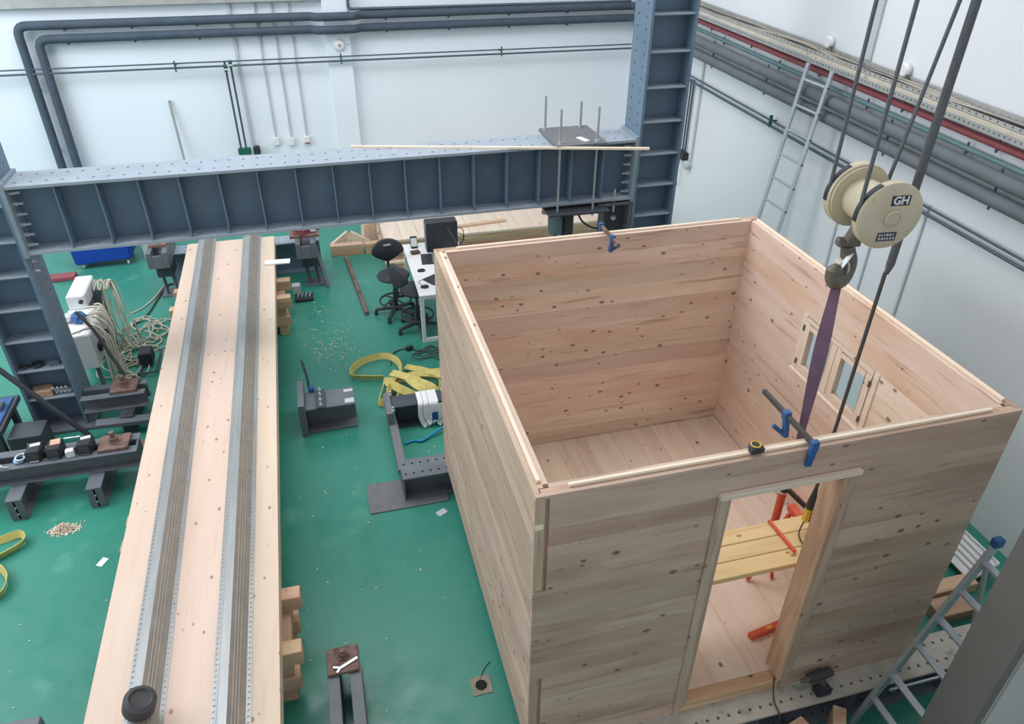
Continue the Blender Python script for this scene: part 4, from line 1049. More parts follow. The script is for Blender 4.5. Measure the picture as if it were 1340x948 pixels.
MB().bar((0.80, 7.046, 1.08), (0.92, 7.046, 0.84), 0.012, 0.006, up=(0, 1, 0)).build('side_handle', 'dark_steel', r)
for k in range(3): MB().tube(spline([(0.945, 7.1+k*.04, 1.05-k*.1), (1.03+k*.01, 7.1, 1.0-k*.08), (1.02, 7.08, 0.85), (0.96, 7.1, 0.76)], 6), 0.006, 6).build('cable', 'cable_dark', r, smooth=True)
r = root('laptop', (0.5, 6.0, 0.72), 'dark laptop near the front edge of the white desk', 'laptop')
MB().bar((0.36, 6.14, 0.732), (0.62, 6.30, 0.732), 0.22, 0.016).build('base', 'black_plastic', r, bevel=0.003)
MB().bar((0.43, 6.06, 0.742), (0.60, 6.16, 0.742), 0.03, 0.004).build('trackpad', 'dark_steel', r)
r = root('keyboard_mat', (0.42, 6.8, 0.72), 'dark mat on the white desk beside the computer tower', 'desk mat')
MB().obox((0.56, 6.84, 0.724), (0.36, 0.34, 0.006), (0, 0, -0.1)).build('mat', 'black_plastic', r, bevel=0.002)
MB().obox((0.60, 6.84, 0.735), (0.14, 0.30, 0.016), (0, 0, -0.1)).build('keyboard', 'dark_steel', r, bevel=0.003)
for p, lab in (((0.325, 6.50), 'black computer mouse in the middle of the white desk'), ((0.295, 6.02), 'black computer mouse near the front edge of the white desk')):
    r = root('computer_mouse', (p[0], p[1], 0.72), lab, 'mouse', 'computer mice on the desk')
    MB().lathe([(0.052, 0), (0.056, 0.012), (0.046, 0.028), (0.02, 0.036), (0.0001, 0.037)], (p[0], p[1], 0.72), (0, 0, 1), 18, 1.0, 0.62).build('shell', 'black_plastic', r, smooth=True)
    MB().obox((p[0]-0.025, p[1], 0.754), (0.02, 0.006, 0.006)).build('wheel', 'dark_steel', r)
o = MB().tube(spline([(0.27, 6.08, 0.724), (0.24, 6.18, 0.724), (0.30, 6.24, 0.724), (0.42, 6.22, 0.724)], 6), 0.004, 6).build('mouse_cable', 'cable_dark'); tag(o, 'thin cable curling beside the nearer mouse', 'cable')
r = root('desk_phone', (0.34, 7.25, 0.72), 'small upright device with pale screen at far desk edge', 'device')
MB().obox((0.345, 7.30, 0.80), (0.10, 0.03, 0.16), (-0.3, 0, 0)).build('housing', 'black_plastic', r, bevel=0.006)
MB().obox((0.345, 7.283, 0.80), (0.085, 0.006, 0.12), (-0.3, 0, 0)).build('screen', 'print_white', r)
MB().box(0.30, 0.39, 7.24, 7.34, 0.72, 0.735).build('foot', 'black_plastic', r)
o = MB().obox((0.33, 7.08, 0.74), (0.13, 0.09, 0.035), (0, 0, 0.2)).build('brown_case', 'brown_case', bevel=0.008); tag(o, 'small brown case on the white desk', 'case')
def lab_chair(loc, rz, label, tilt=0.0):
    r = root('lab_chair', (0, 0, 0), label, 'chair', 'black foot-ring stools at the desk')
    for k in range(5):
        a = 2*math.pi*k/5+0.35
        MB().bar((0.03*math.cos(a), 0.03*math.sin(a), 0.105), (0.29*math.cos(a), 0.29*math.sin(a), 0.075), 0.05, 0.032).build('base_arm', 'chair_black', r, bevel=0.006)
        MB().lathe([(0.02, 0), (0.028, 0.01), (0.028, 0.045), (0.02, 0.06)], (0.285*math.cos(a), 0.285*math.sin(a), 0.0), (0, 0, 1), 12).build('glide', 'chair_black', r, smooth=True)
    MB().lathe([(0.045, 0.07), (0.045, 0.13), (0.03, 0.14), (0.03, 0.36), (0.018, 0.37), (0.018, 0.56)], (0, 0, 0), (0, 0, 1), 16).build('gas_column', 'chair_black', r, smooth=True)
    rg_ = [(0.215*math.cos(2*math.pi*i/32), 0.215*math.sin(2*math.pi*i/32), 0.22) for i in range(32)]
    fr_ = MB().tube(rg_, 0.014, 8, closed=True).build('foot_ring', 'chair_black', r, smooth=True)
    for k in range(4):
        a = math.pi/2*k+0.5
        MB().bar((0.03*math.cos(a), 0.03*math.sin(a), 0.24), (0.21*math.cos(a), 0.21*math.sin(a), 0.22), 0.022, 0.014).build('ring_spoke', 'chair_black', fr_)
    MB().box(-0.09, 0.09, -0.10, 0.12, 0.545, 0.575).build('seat_plate', 'chair_black', r, bevel=0.006)
    MB().lathe([(0.17, 0.575), (0.215, 0.582), (0.225, 0.605), (0.21, 0.628), (0.16, 0.632), (0.0001, 0.622)], (0, 0, 0), (0, 0, 1), 32, 1.0, 0.95).build('seat', 'chair_black', r, smooth=True)
    MB().tube(spline([(0, 0.10, 0.56), (0, 0.24, 0.57), (0, 0.275, 0.64), (0, 0.27, 0.78)], 5), 0.020, 8).build('back_stem', 'chair_black', r, smooth=True)
    # half-moon backrest, slightly wrapped round the sitter
    out = []
    for i in range(28):
        t = 2*math.pi*i/28; c, s_ = math.cos(t), math.sin(t)
        w = 0.225*(1.0 if s_ > 0 else (1-0.62*abs(s_)**1.3)); out.append((w*c, 0.86+(0.17 if s_ > 0 else 0.16)*s_))
    def yb(x): return 0.255-0.9*x*x
    mb = MB(); n = len(out)
    vs = [(x, yb(x), z) for x, z in out]+[(x, yb(x)+0.045, z) for x, z in out]
    vs += [(x*0.86, yb(x*.86)-0.014, 0.86+(z-0.86)*0.86) for x, z in out]+[(x*0.86, yb(x*.86)+0.058, 0.86+(z-.86)*0.86) for x, z in out]
    vs += [(0, 0.255-0.014, 0.86), (0, 0.255+0.06, 0.86)]
    fs = []
    for i in range(n):
        j = (i+1) % n
        fs += [(i, j, n+j, n+i), (2*n+i, 2*n+j, j, i), (n+i, n+j, 3*n+j, 3*n+i), (4*n, 2*n+j, 2*n+i), (4*n+1, 3*n+i, 3*n+j)]
    mb.add(vs, fs)
    bk = mb.build('backrest', 'chair_black', r, smooth=True)
    MB().box(-0.05, 0.05, 0.23, 0.236, 0.945, 0.972).build('grey_label', 'conduit', bk)
    r.location = loc; r.rotation_euler = (0, 0, rz)
    return r
lab_chair((-0.04, 6.70, 0), 0.12, 'black foot-ring stool with rounded backrest standing in the open')
lab_chair((0.20, 6.22, 0), math.pi/2+0.35, 'black foot-ring stool pushed under the near end of the desk')

# ================================================================== FLOOR ITEMS BETWEEN SLAB AND ROOM
r = root('beam_stub', (-1.06, 4.4, 0), 'short grey I-beam stub with end plate on floor beside the slab', 'beam stub')
MB().box(-1.33, -0.79, 4.23, 4.56, 0.305, 0.33).build('top_flange', 'dark_steel', r, bevel=0.003)
MB().box(-1.33, -0.79, 4.385, 4.405, 0.025, 0.305).build('web', 'dark_steel', r)
MB().box(-1.33, -0.79, 4.23, 4.56, 0.0, 0.025).build('bottom_flange', 'dark_steel', r, bevel=0.003)
MB().box(-1.40, -1.33, 4.18, 4.68, 0.0, 0.42).build('end_plate', 'dark_steel', r, bevel=0.003)
pp = MB().box(-1.21, -1.11, 4.19, 4.55, 0.331, 0.365).build('clamp_plate', 'black_steel', r, bevel=0.004)
for y in (4.23, 4.32, 4.42, 4.51): bolt(pp, (-1.16, y, 0.365), (0, 0, 1), 0.018, 0.04)
MB().tube(spline([(-1.27, 4.60, 0.34), (-1.28, 4.63, 0.5), (-1.31, 4.66, 0.72)], 5), [0.016]*10+[0.010], 8).build('upright_rod', 'pipe_insulation', r, smooth=True)
MB().lathe([(0.035, 0), (0.035, 0.05), (0.02, 0.07)], (-1.25, 4.57, 0.331), (0, 0, 1), 10).build('rod_clamp', 'blue_paint', r)
for y0_, y1_ in ((4.26, 4.34), (4.47, 4.52)): MB().box(-0.90, -0.80, y0_, y1_, 0.330, 0.333).build('paper_tag', 'conduit', r)
# side frame joined to the far room beam
r = root('floor_rig', (-0.2, 3.7, 0), 'black low steel frame joined to the far room beam, holding straps', 'steel frame')
ibeam(MB(), -0.40, 1.6, 4.08, 4.30, 0.0, 0.30, 0.02, 0.012).build('beam', 'black_steel', r, bevel=0.002)
MB().box(-0.46, -0.37, 3.20, 4.34, 0.10, 0.16).build('tie_bar', 'raw_plate', r, bevel=0.003)
MB().box(-0.475, -0.405, 3.96, 4.36, 0.16, 0.315).build('end_cleat', 'raw_plate', r, bevel=0.004)
for y in (4.0, 4.3): MB().cyl((-0.40, y, 0.10), (-0.40, y, 0.37), 0.012, 8).build('threaded_rod', 'zinc_bolt', r)
for y in (4.0, 4.3): bolt(r, (-0.40, y, 0.315), (0, 0, 1), 0.02, 0.04)
MB().tube([(0.05+0.03*math.cos(t*.5), 4.19+0.03*math.sin(t*.5), 0.304) for t in range(10)], 0.004, 6).build('chalk_ring', 'conduit', r)
o = MB().box(-0.80, -0.02, 2.80, 3.22, -0.001, 0.012).build('base_sheet', 'raw_plate'); 
o.location.z = 0.0
tag(o, 'flat raw steel plate on floor under the far room beam', 'steel plate')
# white straps draped over the frame beam
r = root('white_strap', (0.1, 4.1, 0.3), 'bundle of white webbing straps hung over the black frame', 'strap')
mb = MB()
for k, x in enumerate((-0.09, -0.03, 0.03, 0.08, 0.20, 0.27, 0.34)):
    z0_ = 0.02+0.03*(k % 3)
    w = 0.055
    mb.ribbon(spline([(x+.02, 4.31, 0.22), (x, 4.30, 0.31), (x, 4.20, 0.318), (x, 4.09, 0.312), (x-0.005, 4.055, 0.28), (x-.01, 4.04, 0.16), (x+0.02, 4.03, z0_+.04), (x+0.05, 4.02, z0_+.01), (x+0.075, 4.03, z0_+.06), (x+.06, 4.045, 0.22), (x+.055, 4.055, 0.29)], 4), V(1, 0.15, 0), w, 0.005)
mb.build('webbing', 'white_web', r)
MB().obox((0.055, 4.005, 0.16), (0.07, 0.012, 0.11), (0.05, 0, 0.1)).build('blue_tag', 'blue_paint', r)
o = MB().tube(spline([(-0.324, 3.779, 0.015), (-0.228, 3.809, 0.015), (-0.139, 3.780, 0.020), (-0.046, 3.826, 0.030), (0.068, 3.883, 0.050), (0.220, 3.947, 0.080), (0.404, 3.989, 0.100)], 6), 0.014, 8).build('blue_hose', 'cyan_rope', smooth=True); tag(o, 'bright blue hose lying on floor behind the far room beam', 'hose')
# black cable heap
rr = random.Random(4); pts = []
for i in range(22):
    a = i*0.75; rad_ = 0.10+0.05*math.sin(i*1.7)
    pts.append((0.17+i*0.008+rad_*1.5*math.cos(a), 5.52+rad_*1.3*math.sin(a), 0.012+0.01*(i % 3)))
pts = [(-0.28, 5.38, 0.01), (-0.24, 5.62, 0.01), (-0.05, 5.72, 0.01)]+pts
r = root('black_cable', (0.1, 5.5, 0), 'tangled black cable with plug beyond the yellow sling', 'cable')
MB().tube(spline(pts, 5), 0.008, 6).build('cord', 'cable_dark', r, smooth=True)
MB().obox((0.0, 5.70, 0.03), (0.10, 0.06, 0.05), (0, 0, 0.3)).build('plug', 'black_plastic', r, bevel=0.008)
# yellow sling pile
r = root('yellow_sling', (-0.2, 5.1, 0), 'heap of folded yellow lifting sling on floor beside the room', 'sling')
def strap(pts, w, tilt=0.0, nm='webbing', m='yellow_web', n=6, par=None):
    sp = spline(pts, n); k = len(sp); wd = []
    for i, p in enumerate(sp):
        d = (sp[min(i+1, k-1)]-sp[max(i-1, 0)]); d.z = 0
        sd = V(-d.y, d.x, 0)
        if sd.length < 1e-6: sd = V(1, 0, 0)
        sd.normalize(); a = tilt if not callable(tilt) else tilt(i/(k-1))
        wd.append(sd*math.cos(a)+V(0, 0, 1)*math.sin(a))
    return MB().ribbon(sp, wd, w, 0.008).build(nm, m, par, smooth=False)
h = 0.045
strap([(-0.406, 5.072, 0.050), (-0.624, 5.127, 0.050), (-0.776, 5.199, 0.050), (-0.732, 5.398, 0.050), (-0.547, 5.533, 0.050), (-0.323, 5.534, 0.060), (-0.191, 5.339, 0.070), (-0.197, 5.077, 0.080), (-0.297, 4.868, 0.100), (-0.414, 4.760, 0.060)], 0.085, 1.15, par=r)
strap([(-0.415, 4.997, 0.045), (-0.254, 4.922, 0.090), (-0.013, 4.966, 0.100), (0.316, 4.952, 0.100), (0.508, 4.951, 0.080)], 0.095, 0.5, par=r)
strap([(-0.388, 4.862, 0.120), (-0.262, 4.699, 0.120), (-0.076, 4.564, 0.070), (0.100, 4.532, 0.050), (0.243, 4.659, 0.060), (0.233, 4.802, 0.100), (0.017, 4.845, 0.130)], 0.10, 0.9, par=r)
strap([(-0.311, 5.030, 0.130), (-0.179, 4.883, 0.160), (-0.016, 4.740, 0.150), (0.127, 4.617, 0.120), (0.186, 4.556, 0.040)], 0.10, 0.25, par=r)
strap([(-0.120, 5.229, 0.060), (0.064, 5.035, 0.110), (0.301, 4.867, 0.090), (0.466, 4.750, 0.050)], 0.09, 0.2, par=r)
strap([(-0.411, 4.927, 0.080), (-0.468, 4.759, 0.070), (-0.513, 4.608, 0.050), (-0.485, 4.539, 0.050), (-0.407, 4.662, 0.060), (-0.349, 4.815, 0.100)], 0.08, 1.2, par=r)
strap([(-0.344, 4.862, 0.090), (-0.377, 4.686, 0.060), (-0.378, 4.542, 0.050), (-0.313, 4.557, 0.050), (-0.246, 4.717, 0.060), (-0.267, 4.798, 0.120)], 0.08, 1.2, par=r)
strap([(-0.128, 4.788, 0.170), (-0.035, 4.616, 0.160), (0.059, 4.537, 0.120)], 0.11, 0.1, par=r)
# channel rail with plate, nut and spanner at the bottom
r = root('channel_rail', (-1.16, 0.6, 0), 'pair of grey steel channels with nut plate near the camera', 'channel rail')
for xa in (-1.275, -1.115):
    MB().box(xa, xa+0.085, -0.9, 1.13, 0.285, 0.30).box(xa+(0.07 if xa < -1.2 else 0.0), xa+(0.085 if xa < -1.2 else 0.015), -0.9, 1.13, 0.02, 0.285).box(xa, xa+0.085, -0.9, 1.13, 0.0, 0.02).build('channel', 'dark_steel', r, bevel=0.002)
MB().box(-1.19, -1.115, -0.9, 0.42, 0.20, 0.215).build('web_plate', 'black_steel', r)
pl = MB().box(-1.268, -1.042, 0.89, 1.115, 0.301, 0.33).build('nut_plate', 'rust', r, bevel=0.004)
MB().lathe([(0.05, 0), (0.05, 0.012), (0.036, 0.012), (0.036, 0.05), (0.022, 0.05), (0.022, 0.07)], (-1.15, 1.03, 0.33), (0, 0, 1), 6).build('anchor_nut', 'rust', pl)
r = root('open_end_spanner', (-1.12, 0.95, 0.33), 'bright open-ended spanner lying on the rusty nut plate', 'spanner')
MB().bar((-1.175, 0.925, 0.338), (-1.045, 0.985, 0.338), 0.022, 0.010).build('shank', 'zinc_bolt', r, bevel=0.002)
for sgn in (-1, 1):
    MB().bar((-1.175, 0.925, 0.338), (-1.215+0.012*sgn, 0.905-0.026*sgn+0.01, 0.338), 0.018, 0.012).build('jaw', 'zinc_bolt', r, bevel=0.002)
# drain
r = root('floor_drain', (-0.155, 0.745, 0), 'square concrete-rimmed drain hole in the green floor', 'drain')
mb = MB(); s_ = 0.078
mb.perf(-0.155-s_, -0.155+s_, 0.745-s_, 0.745+s_, 0.0, 0.006, 1, 1, 0.048, 'xyz').build('surround', 'drain_concrete', r)
MB().lathe([(0.0481, 0.0005), (0.0481, 0.005), (0.046, 0.0012), (0.0001, 0.001)], (-0.155, 0.745, 0.0), (0, 0, 1), 8).build('hole', 'concrete_hole', r)
MB().tube(spline([(-0.15, 0.80, 0.006), (-0.10, 0.88, 0.004), (-0.04, 0.93, 0.004)], 5), 0.003, 5).build('wire', 'cable_dark', r)
# loose sheets
for (x, y, sx_, sy_, rz, lab, m) in ((-3.21, 2.80, 0.06, 0.10, -0.5, 'small white paper scrap on the green floor left of slab', 'paper'), (-0.12, 2.66, 0.10, 0.07, 0.5, 'pale torn paper scrap on floor beside the room', 'conduit')):
    o = MB().obox((x, y, 0.003), (sx_, sy_, 0.002), (0, 0, rz)).build('paper_scrap', m); tag(o, lab, 'paper')
# sawdust heap and chips: nobody could count them
rr = random.Random(8)
def chips(nm, cx, cy, sx_, sy_, n, s0, s1, lab, hgt=0.0, gauss=True):
    mb = MB()
    for _ in range(n):
        x, y = (rr.gauss(cx, sx_), rr.gauss(cy, sy_)) if gauss else (rr.uniform(cx-sx_, cx+sx_), rr.uniform(cy-sy_, cy+sy_))
        d = math.hypot((x-cx)/(sx_*2), (y-cy)/(sy_*2)); z = max(0, hgt*(1-d))*rr.random()
        mb.obox((x, y, z+0.004), (rr.uniform(s0, s1), rr.uniform(s0, s1)*.5, 0.004), (rr.uniform(-.4, .4) if hgt else 0, 0, rr.uniform(0, 3)))
    o = mb.build(nm, 'chips', recalc=False); return tag(o, lab, 'wood chips', kind='stuff')
chips('wood_shavings', -3.63, 3.32, 0.055, 0.03, 900, 0.006, 0.02, 'small heap of wood shavings on green floor left of slab', 0.09)
chips('wood_chips', -0.98, 5.95, 0.17, 0.28, 130, 0.008, 0.028, 'scattered pale wood chips on floor between slab and yellow sling')
chips('wood_chips', -1.15, 6.9, 0.14, 0.5, 26, 0.008, 0.03, 'sparse pale chips on floor towards the far steel tube')
chips('wood_chips', -0.75, 2.2, 0.75, 2.0, 46, 0.008, 0.024, 'sparse tiny chips on the open floor left of the room', gauss=False)
chips('wood_chips', -3.3, 1.6, 0.6, 1.0, 14, 0.008, 0.022, 'sparse tiny chips on floor in the lower left', gauss=False)
# ================================================================== LEFT: MACHINE BEAMS AND CLUTTER
r = root('anchor_beam', (-3.9, 3.9, 0), 'low double-channel anchor beam carrying black boxes at left', 'anchor beam')
for ya in (3.79, 3.99):
    MB().box(-5.6, -2.95, ya, ya+0.10, 0.435, 0.45).box(-5.6, -2.95, ya+(0.085 if ya < 3.9 else 0), ya+(0.10 if ya < 3.9 else 0.015), 0.265, 0.435).box(-5.6, -2.95, ya, ya+0.10, 0.25, 0.265).build('channel', 'dark_steel', r, bevel=0.002)
for x in (-2.97, -4.7): MB().box(x, x+0.015, 3.89, 3.99, 0.25, 0.45).build('tie_plate', 'dark_steel', r)
for x in (-4.06, -3.36):
    ibeam(MB(), x-0.07, x+0.07, 3.56, 4.35, 0.0, 0.25, 0.016, 0.02, 'y').box(x-0.07, x+0.07, 3.56, 3.575, 0.016, 0.234).build('foot_beam', 'dark_steel', r, bevel=0.002)
    for z in (0.08, 0.16): bolt(r, (x, 3.56, z), (0, -1, 0), 0.010, 0.012)
o = MB().box(-4.9, -3.0, 4.30, 4.50, 0.0, 0.06).build('floor_plate', 'rust'); tag(o, 'rusty flat bar on floor under the anchor beam', 'flat bar')
def nutplate(x, y, z, lab):
    r = root('rusty_anchor', (x, y, z), lab, 'anchor plate', 'rusty anchor plates on the low beams')
    MB().box(x-0.14, x+0.14, y-0.12, y+0.12, z, z+0.035).build('plate', 'rust', r, bevel=0.004)
    MB().lathe([(0.06, 0), (0.06, 0.012), (0.045, 0.012), (0.045, 0.055), (0.025, 0.055), (0.025, 0.12)], (x, y, z+0.035), (0, 0, 1), 6).build('nut', 'rust', r)
nutplate(-3.17, 3.95, 0.451, 'rusty plate and nut on the anchor beam end')
for k, (x, lab, cap) in enumerate(((-3.87, 'leftmost black box on the anchor beam, white cap', 'paper'), (-3.69, 'black box with cardboard lid on the anchor beam', 'lumber_x'), (-3.42, 'black box beside the rusty plate on the anchor beam', 'paper'))):
    r = root('black_box', (x, 3.92, 0.45), lab, 'box', 'black boxes on the anchor beam')
    MB().box(x-0.065, x+0.065, 3.84, 4.02, 0.451, 0.57).build('body', 'black_plastic', r, bevel=0.01)
    MB().obox((x+0.01, 3.96, 0.575), (0.09, 0.09 if k == 1 else 0.04, 0.012), (0, 0, 0.15)).build('lid_patch', cap, r, bevel=0.002)
    MB().box(x-0.04, x+0.04, 3.832, 3.84, 0.46, 0.47).build('front_strip', 'conduit' if k == 0 else 'dark_steel', r)
    MB().box(x-0.05, x+0.05, 3.836, 3.84, 0.49, 0.55).build('front_panel', 'rubber', r)
o = MB().obox((-3.55, 3.86, 0.492), (0.075, 0.06, 0.08), (0, 0, 0.15)).build('white_block', 'white_plastic', bevel=0.006); tag(o, 'small white block between the black boxes on the beam', 'block')
r = root('cable_coil', (-4.0, 3.95, 0.45), 'white and blue coiled wire beside the leftmost black box', 'wire coil')
for k in range(4): MB().tube([(-4.02+.045*math.cos(t*.4)+.008*k, 3.90+.05*math.sin(t*.4), 0.462+.012*k) for t in range(16)], 0.007, 6, closed=True).build('turn', 'white_web' if k % 2 else 'cyan_rope', r, smooth=True)
o = MB().tube(spline([(-3.60, 3.96, 0.60), (-3.52, 3.98, 0.585), (-3.45, 3.97, 0.592)], 5), [0.010, 0.008, 0.008, 0.008, 0.008, 0.008, 0.008, 0.008, 0.008, 0.008, 0.013], 8).build('spanner', 'zinc_bolt'); tag(o, 'bright spanner lying across the black boxes', 'spanner')
r = root('wire_bundle', (-4.25, 3.9, 0.45), 'white wire bundle fanning out at the left end of the anchor beam', 'wires')
for k in range(9):
    x = -4.35+0.02*k
    MB().tube(spline([(x-0.15, 3.95+.01*k, 0.46), (x-.05, 3.93, 0.53+.008*k), (x+.05, 3.88-.01*k, 0.50), (x+.10, 3.82, 0.46)], 5), 0.006, 6).build('wire', 'white_web', r, smooth=True)
# rear short beam beside the left column
r = root('anchor_beam', (-3.35, 5.1, 0), 'short double-channel anchor beam beside the left column', 'anchor beam')
for ya in (4.90, 5.09):
    MB().box(-3.70, -3.04, ya, ya+0.09, 0.385, 0.40).box(-3.70, -3.04, ya+(0.075 if ya < 5 else 0), ya+(0.09 if ya < 5 else 0.015), 0.235, 0.385).box(-3.70, -3.04, ya, ya+0.09, 0.22, 0.235).build('channel', 'dark_steel', r, bevel=0.002)
MB().box(-3.32, -3.18, 4.75, 5.35, 0.0, 0.219).build('foot_block', 'black_steel', r, bevel=0.004)
nutplate(-3.26, 5.06, 0.401, 'rusty plate and nut beside the left column foot')
o = MB().bar((-3.55, 4.70, 0.20), (-2.70, 4.78, 0.12), 0.12, 0.05).build('steel_angle', 'dark_steel', bevel=0.003); tag(o, 'grey steel bar running under the slab from the left column', 'steel bar')
o = MB().tube([(-4.45, 4.70, 1.42), (-3.66, 4.72, 0.06)], 0.028, 10).build('diagonal_strut', 'black_steel', smooth=True); tag(o, 'dark diagonal rod crossing in front of the left column', 'strut')
o = MB().tube(spline([(-3.66, 5.60, 1.12), (-3.50, 5.45, 0.95), (-3.36, 5.30, 0.66), (-3.26, 5.20, 0.47)], 6), 0.020, 8).build('black_hose', 'rubber', smooth=True); tag(o, 'thick black hose running from column to the rusty plate', 'hose')
# clutter on the column shelves
r = root('tape_roll', (-4.1, 5.08, 0.795), 'black tape roll lying on a left column stiffener', 'tape roll')
MB().tube([(-4.03+.05*math.cos(t*.4), 5.09+.05*math.sin(t*.4), 0.812) for t in range(16)], 0.017, 8, closed=True).build('roll', 'black_plastic', r, smooth=True)
r = root('tape_roll', (-4.16, 5.08, 0.795), 'smaller dark ring beside the tape roll on the stiffener', 'tape roll')
MB().tube([(-4.15+.035*math.cos(t*.4), 5.08+.035*math.sin(t*.4), 0.807) for t in range(16)], 0.012, 8, closed=True).build('roll', 'cable_dark', r, smooth=True)
o = MB().obox((-3.86, 5.08, 0.815), (0.10, 0.06, 0.04), (0, 0, 0.2)).build('dark_block', 'dark_steel', bevel=0.004); tag(o, 'small dark block on the stiffener beside the tape rolls', 'block')
o = MB().obox((-4.07, 5.08, 0.475), (0.20, 0.14, 0.085), (0, 0, 0.05)).build('timber_block', 'lumber_x', bevel=0.004); tag(o, 'brown timber block stored on the lowest column stiffener', 'timber block')
for k in range(4):
    o = MB().lathe([(0.022, 0), (0.022, 0.02), (0.013, 0.022), (0.013, 0.09)], (-3.93+0.042*k, 5.06, 0.452), (-0.25, -0.45, 1), 6).build('anchor_bolt', 'conduit'); o.location.z = 0.445
    tag(o, ('first', 'second', 'third', 'fourth')[k]+' loose bolt from the brown timber block on the lowest column stiffener', 'bolt', 'loose bolts on the column stiffener')
# blue tarpaulin bench at the far left edge
r = root('tool_bench', (-4.6, 4.75, 0), 'dark low bench draped with blue sheet at the left edge', 'bench')
MB().box(-5.2, -4.32, 4.45, 5.1, 0.40, 0.46).build('top', 'black_steel', r, bevel=0.004)
for x in (-5.1, -4.4):
    for y in (4.5, 5.0): MB().box(x-0.03, x+0.03, y-0.03, y+0.03, 0.0, 0.40).build('leg', 'black_steel', r)
MB().box(-5.1, -4.36, 4.47, 5.05, 0.461, 0.475).build('sheet', 'tarp_blue', r, bevel=0.003)
r = root('bench_vise', (-4.45, 4.85, 0.475), 'dark metal vise standing on the blue sheet', 'vise')
MB().box(-4.55, -4.40, 4.78, 4.92, 0.475, 0.52).build('base', 'dark_steel', r, bevel=0.006)
MB().cyl((-4.48, 4.85, 0.52), (-4.48, 4.85, 0.72), 0.035, 12).build('post', 'dark_steel', r, smooth=True)
MB().box(-4.54, -4.42, 4.80, 4.90, 0.70, 0.78).build('jaw', 'black_steel', r, bevel=0.006)
r = root('steel_plate_block', (-4.17, 4.52, 0), 'dark upright steel block with pale tag in front of column foot', 'steel block')
MB().box(-4.30, -3.98, 4.42, 4.70, 0.061, 0.36).build('block', 'black_steel', r, bevel=0.005)
MB().obox((-4.12, 4.415, 0.24), (0.05, 0.004, 0.07), (0, 0.4, 0)).build('tag', 'chips', r)
# yellow strap coils at the left edge
for (pts, lab) in (([(-4.337, 3.241, 0.040), (-4.128, 3.284, 0.040), (-4.003, 3.312, 0.050), (-3.937, 3.226, 0.050), (-3.985, 3.151, 0.040), (-4.101, 3.067, 0.040), (-4.261, 2.979, 0.040)], 'yellow strap loop on floor at left edge below the anchor beam'),
                   ([(-4.267, 2.999, 0.040), (-4.122, 2.962, 0.040), (-3.999, 2.831, 0.050), (-3.956, 2.715, 0.050), (-3.974, 2.592, 0.040), (-4.102, 2.526, 0.040)], 'yellow strap bend on floor at left edge nearest the camera')):
    o = strap(pts, 0.075, 1.2, 'yellow_strap', par=None); tag(o, lab, 'strap', 'yellow straps at the left edge')
# dark block in the lower left corner
r = root('corner_beam', (-3.4, 0.85, 0), 'dark steel box section on floor at the lower left corner', 'steel section')
MB().box(-4.2, -3.23, 0.55, 1.10, 0.0, 0.30).build('body', 'dark_steel', r, bevel=0.006)
MB().box(-4.1, -3.30, 0.62, 1.03, 0.301, 0.315).build('lid', 'dark_steel', r, bevel=0.003)

# ------------------------------------------------------------------ control cabinet with cables
r = root('control_cabinet', (-3.8, 6.1, 0), 'white control cabinet on legs behind the left column', 'cabinet')
MB().box(-4.02, -3.66, 5.72, 6.42, 0.30, 0.75).build('body', 'white_plastic', r, bevel=0.008)
MB().box(-3.66, -3.652, 5.76, 6.38, 0.33, 0.72).build('side_panel', 'conduit', r)
for x in (-3.98, -3.70):
    for y in (5.77, 6.37): MB().box(x-0.02, x+0.02, y-0.02, y+0.02, 0.0, 0.30).build('leg', 'dark_steel', r)
for ya in (5.85, 6.08): MB().box(-3.652, -3.60, ya, ya+0.14, 0.45, 0.55).build('connector', 'black_plastic', r, bevel=0.006)
r = root('amplifier_box', (-3.9, 6.7, 0.75), 'white amplifier box standing on the control cabinet', 'amplifier')
MB().box(-4.0, -3.80, 6.40, 6.98, 0.752, 0.93).build('housing', 'white_plastic', r, bevel=0.008)
MB().box(-3.80, -3.792, 6.45, 6.9, 0.77, 0.92).build('panel', 'conduit', r)
MB().cyl((-3.84, 6.40, 0.86), (-3.84, 6.37, 0.86), 0.025, 10).build('knob', 'black_plastic', r)
MB().box(-4.0, -3.80, 6.43, 6.95, 0.0, 0.751).build('stand', 'dark_steel', r)
r = root('blue_bag', (-3.82, 6.08, 0.75), 'crumpled blue and clear bag on the control cabinet', 'bag')
bmv = []
mb = MB().lathe([(0.05, 0), (0.085, 0.03), (0.07, 0.09), (0.04, 0.12), (0.01, 0.13)], (-3.82, 6.08, 0.752), (0, 0, 1), 12)
rr = random.Random(2)
for p in mb.v: p += V(rr.uniform(-.015, .015), rr.uniform(-.015, .015), rr.uniform(0, .015))
mb.build('bag', 'tarp_blue', r); mb = MB().lathe([(0.03, 0), (0.06, 0.03), (0.05, 0.08), (0.02, 0.10)], (-3.95, 6.10, 0.752), (0, 0, 1), 10)
for p in mb.v: p += V(rr.uniform(-.015, .015), rr.uniform(-.015, .015), rr.uniform(0, .015))
mb.build('wrapper', 'white_plastic', r)
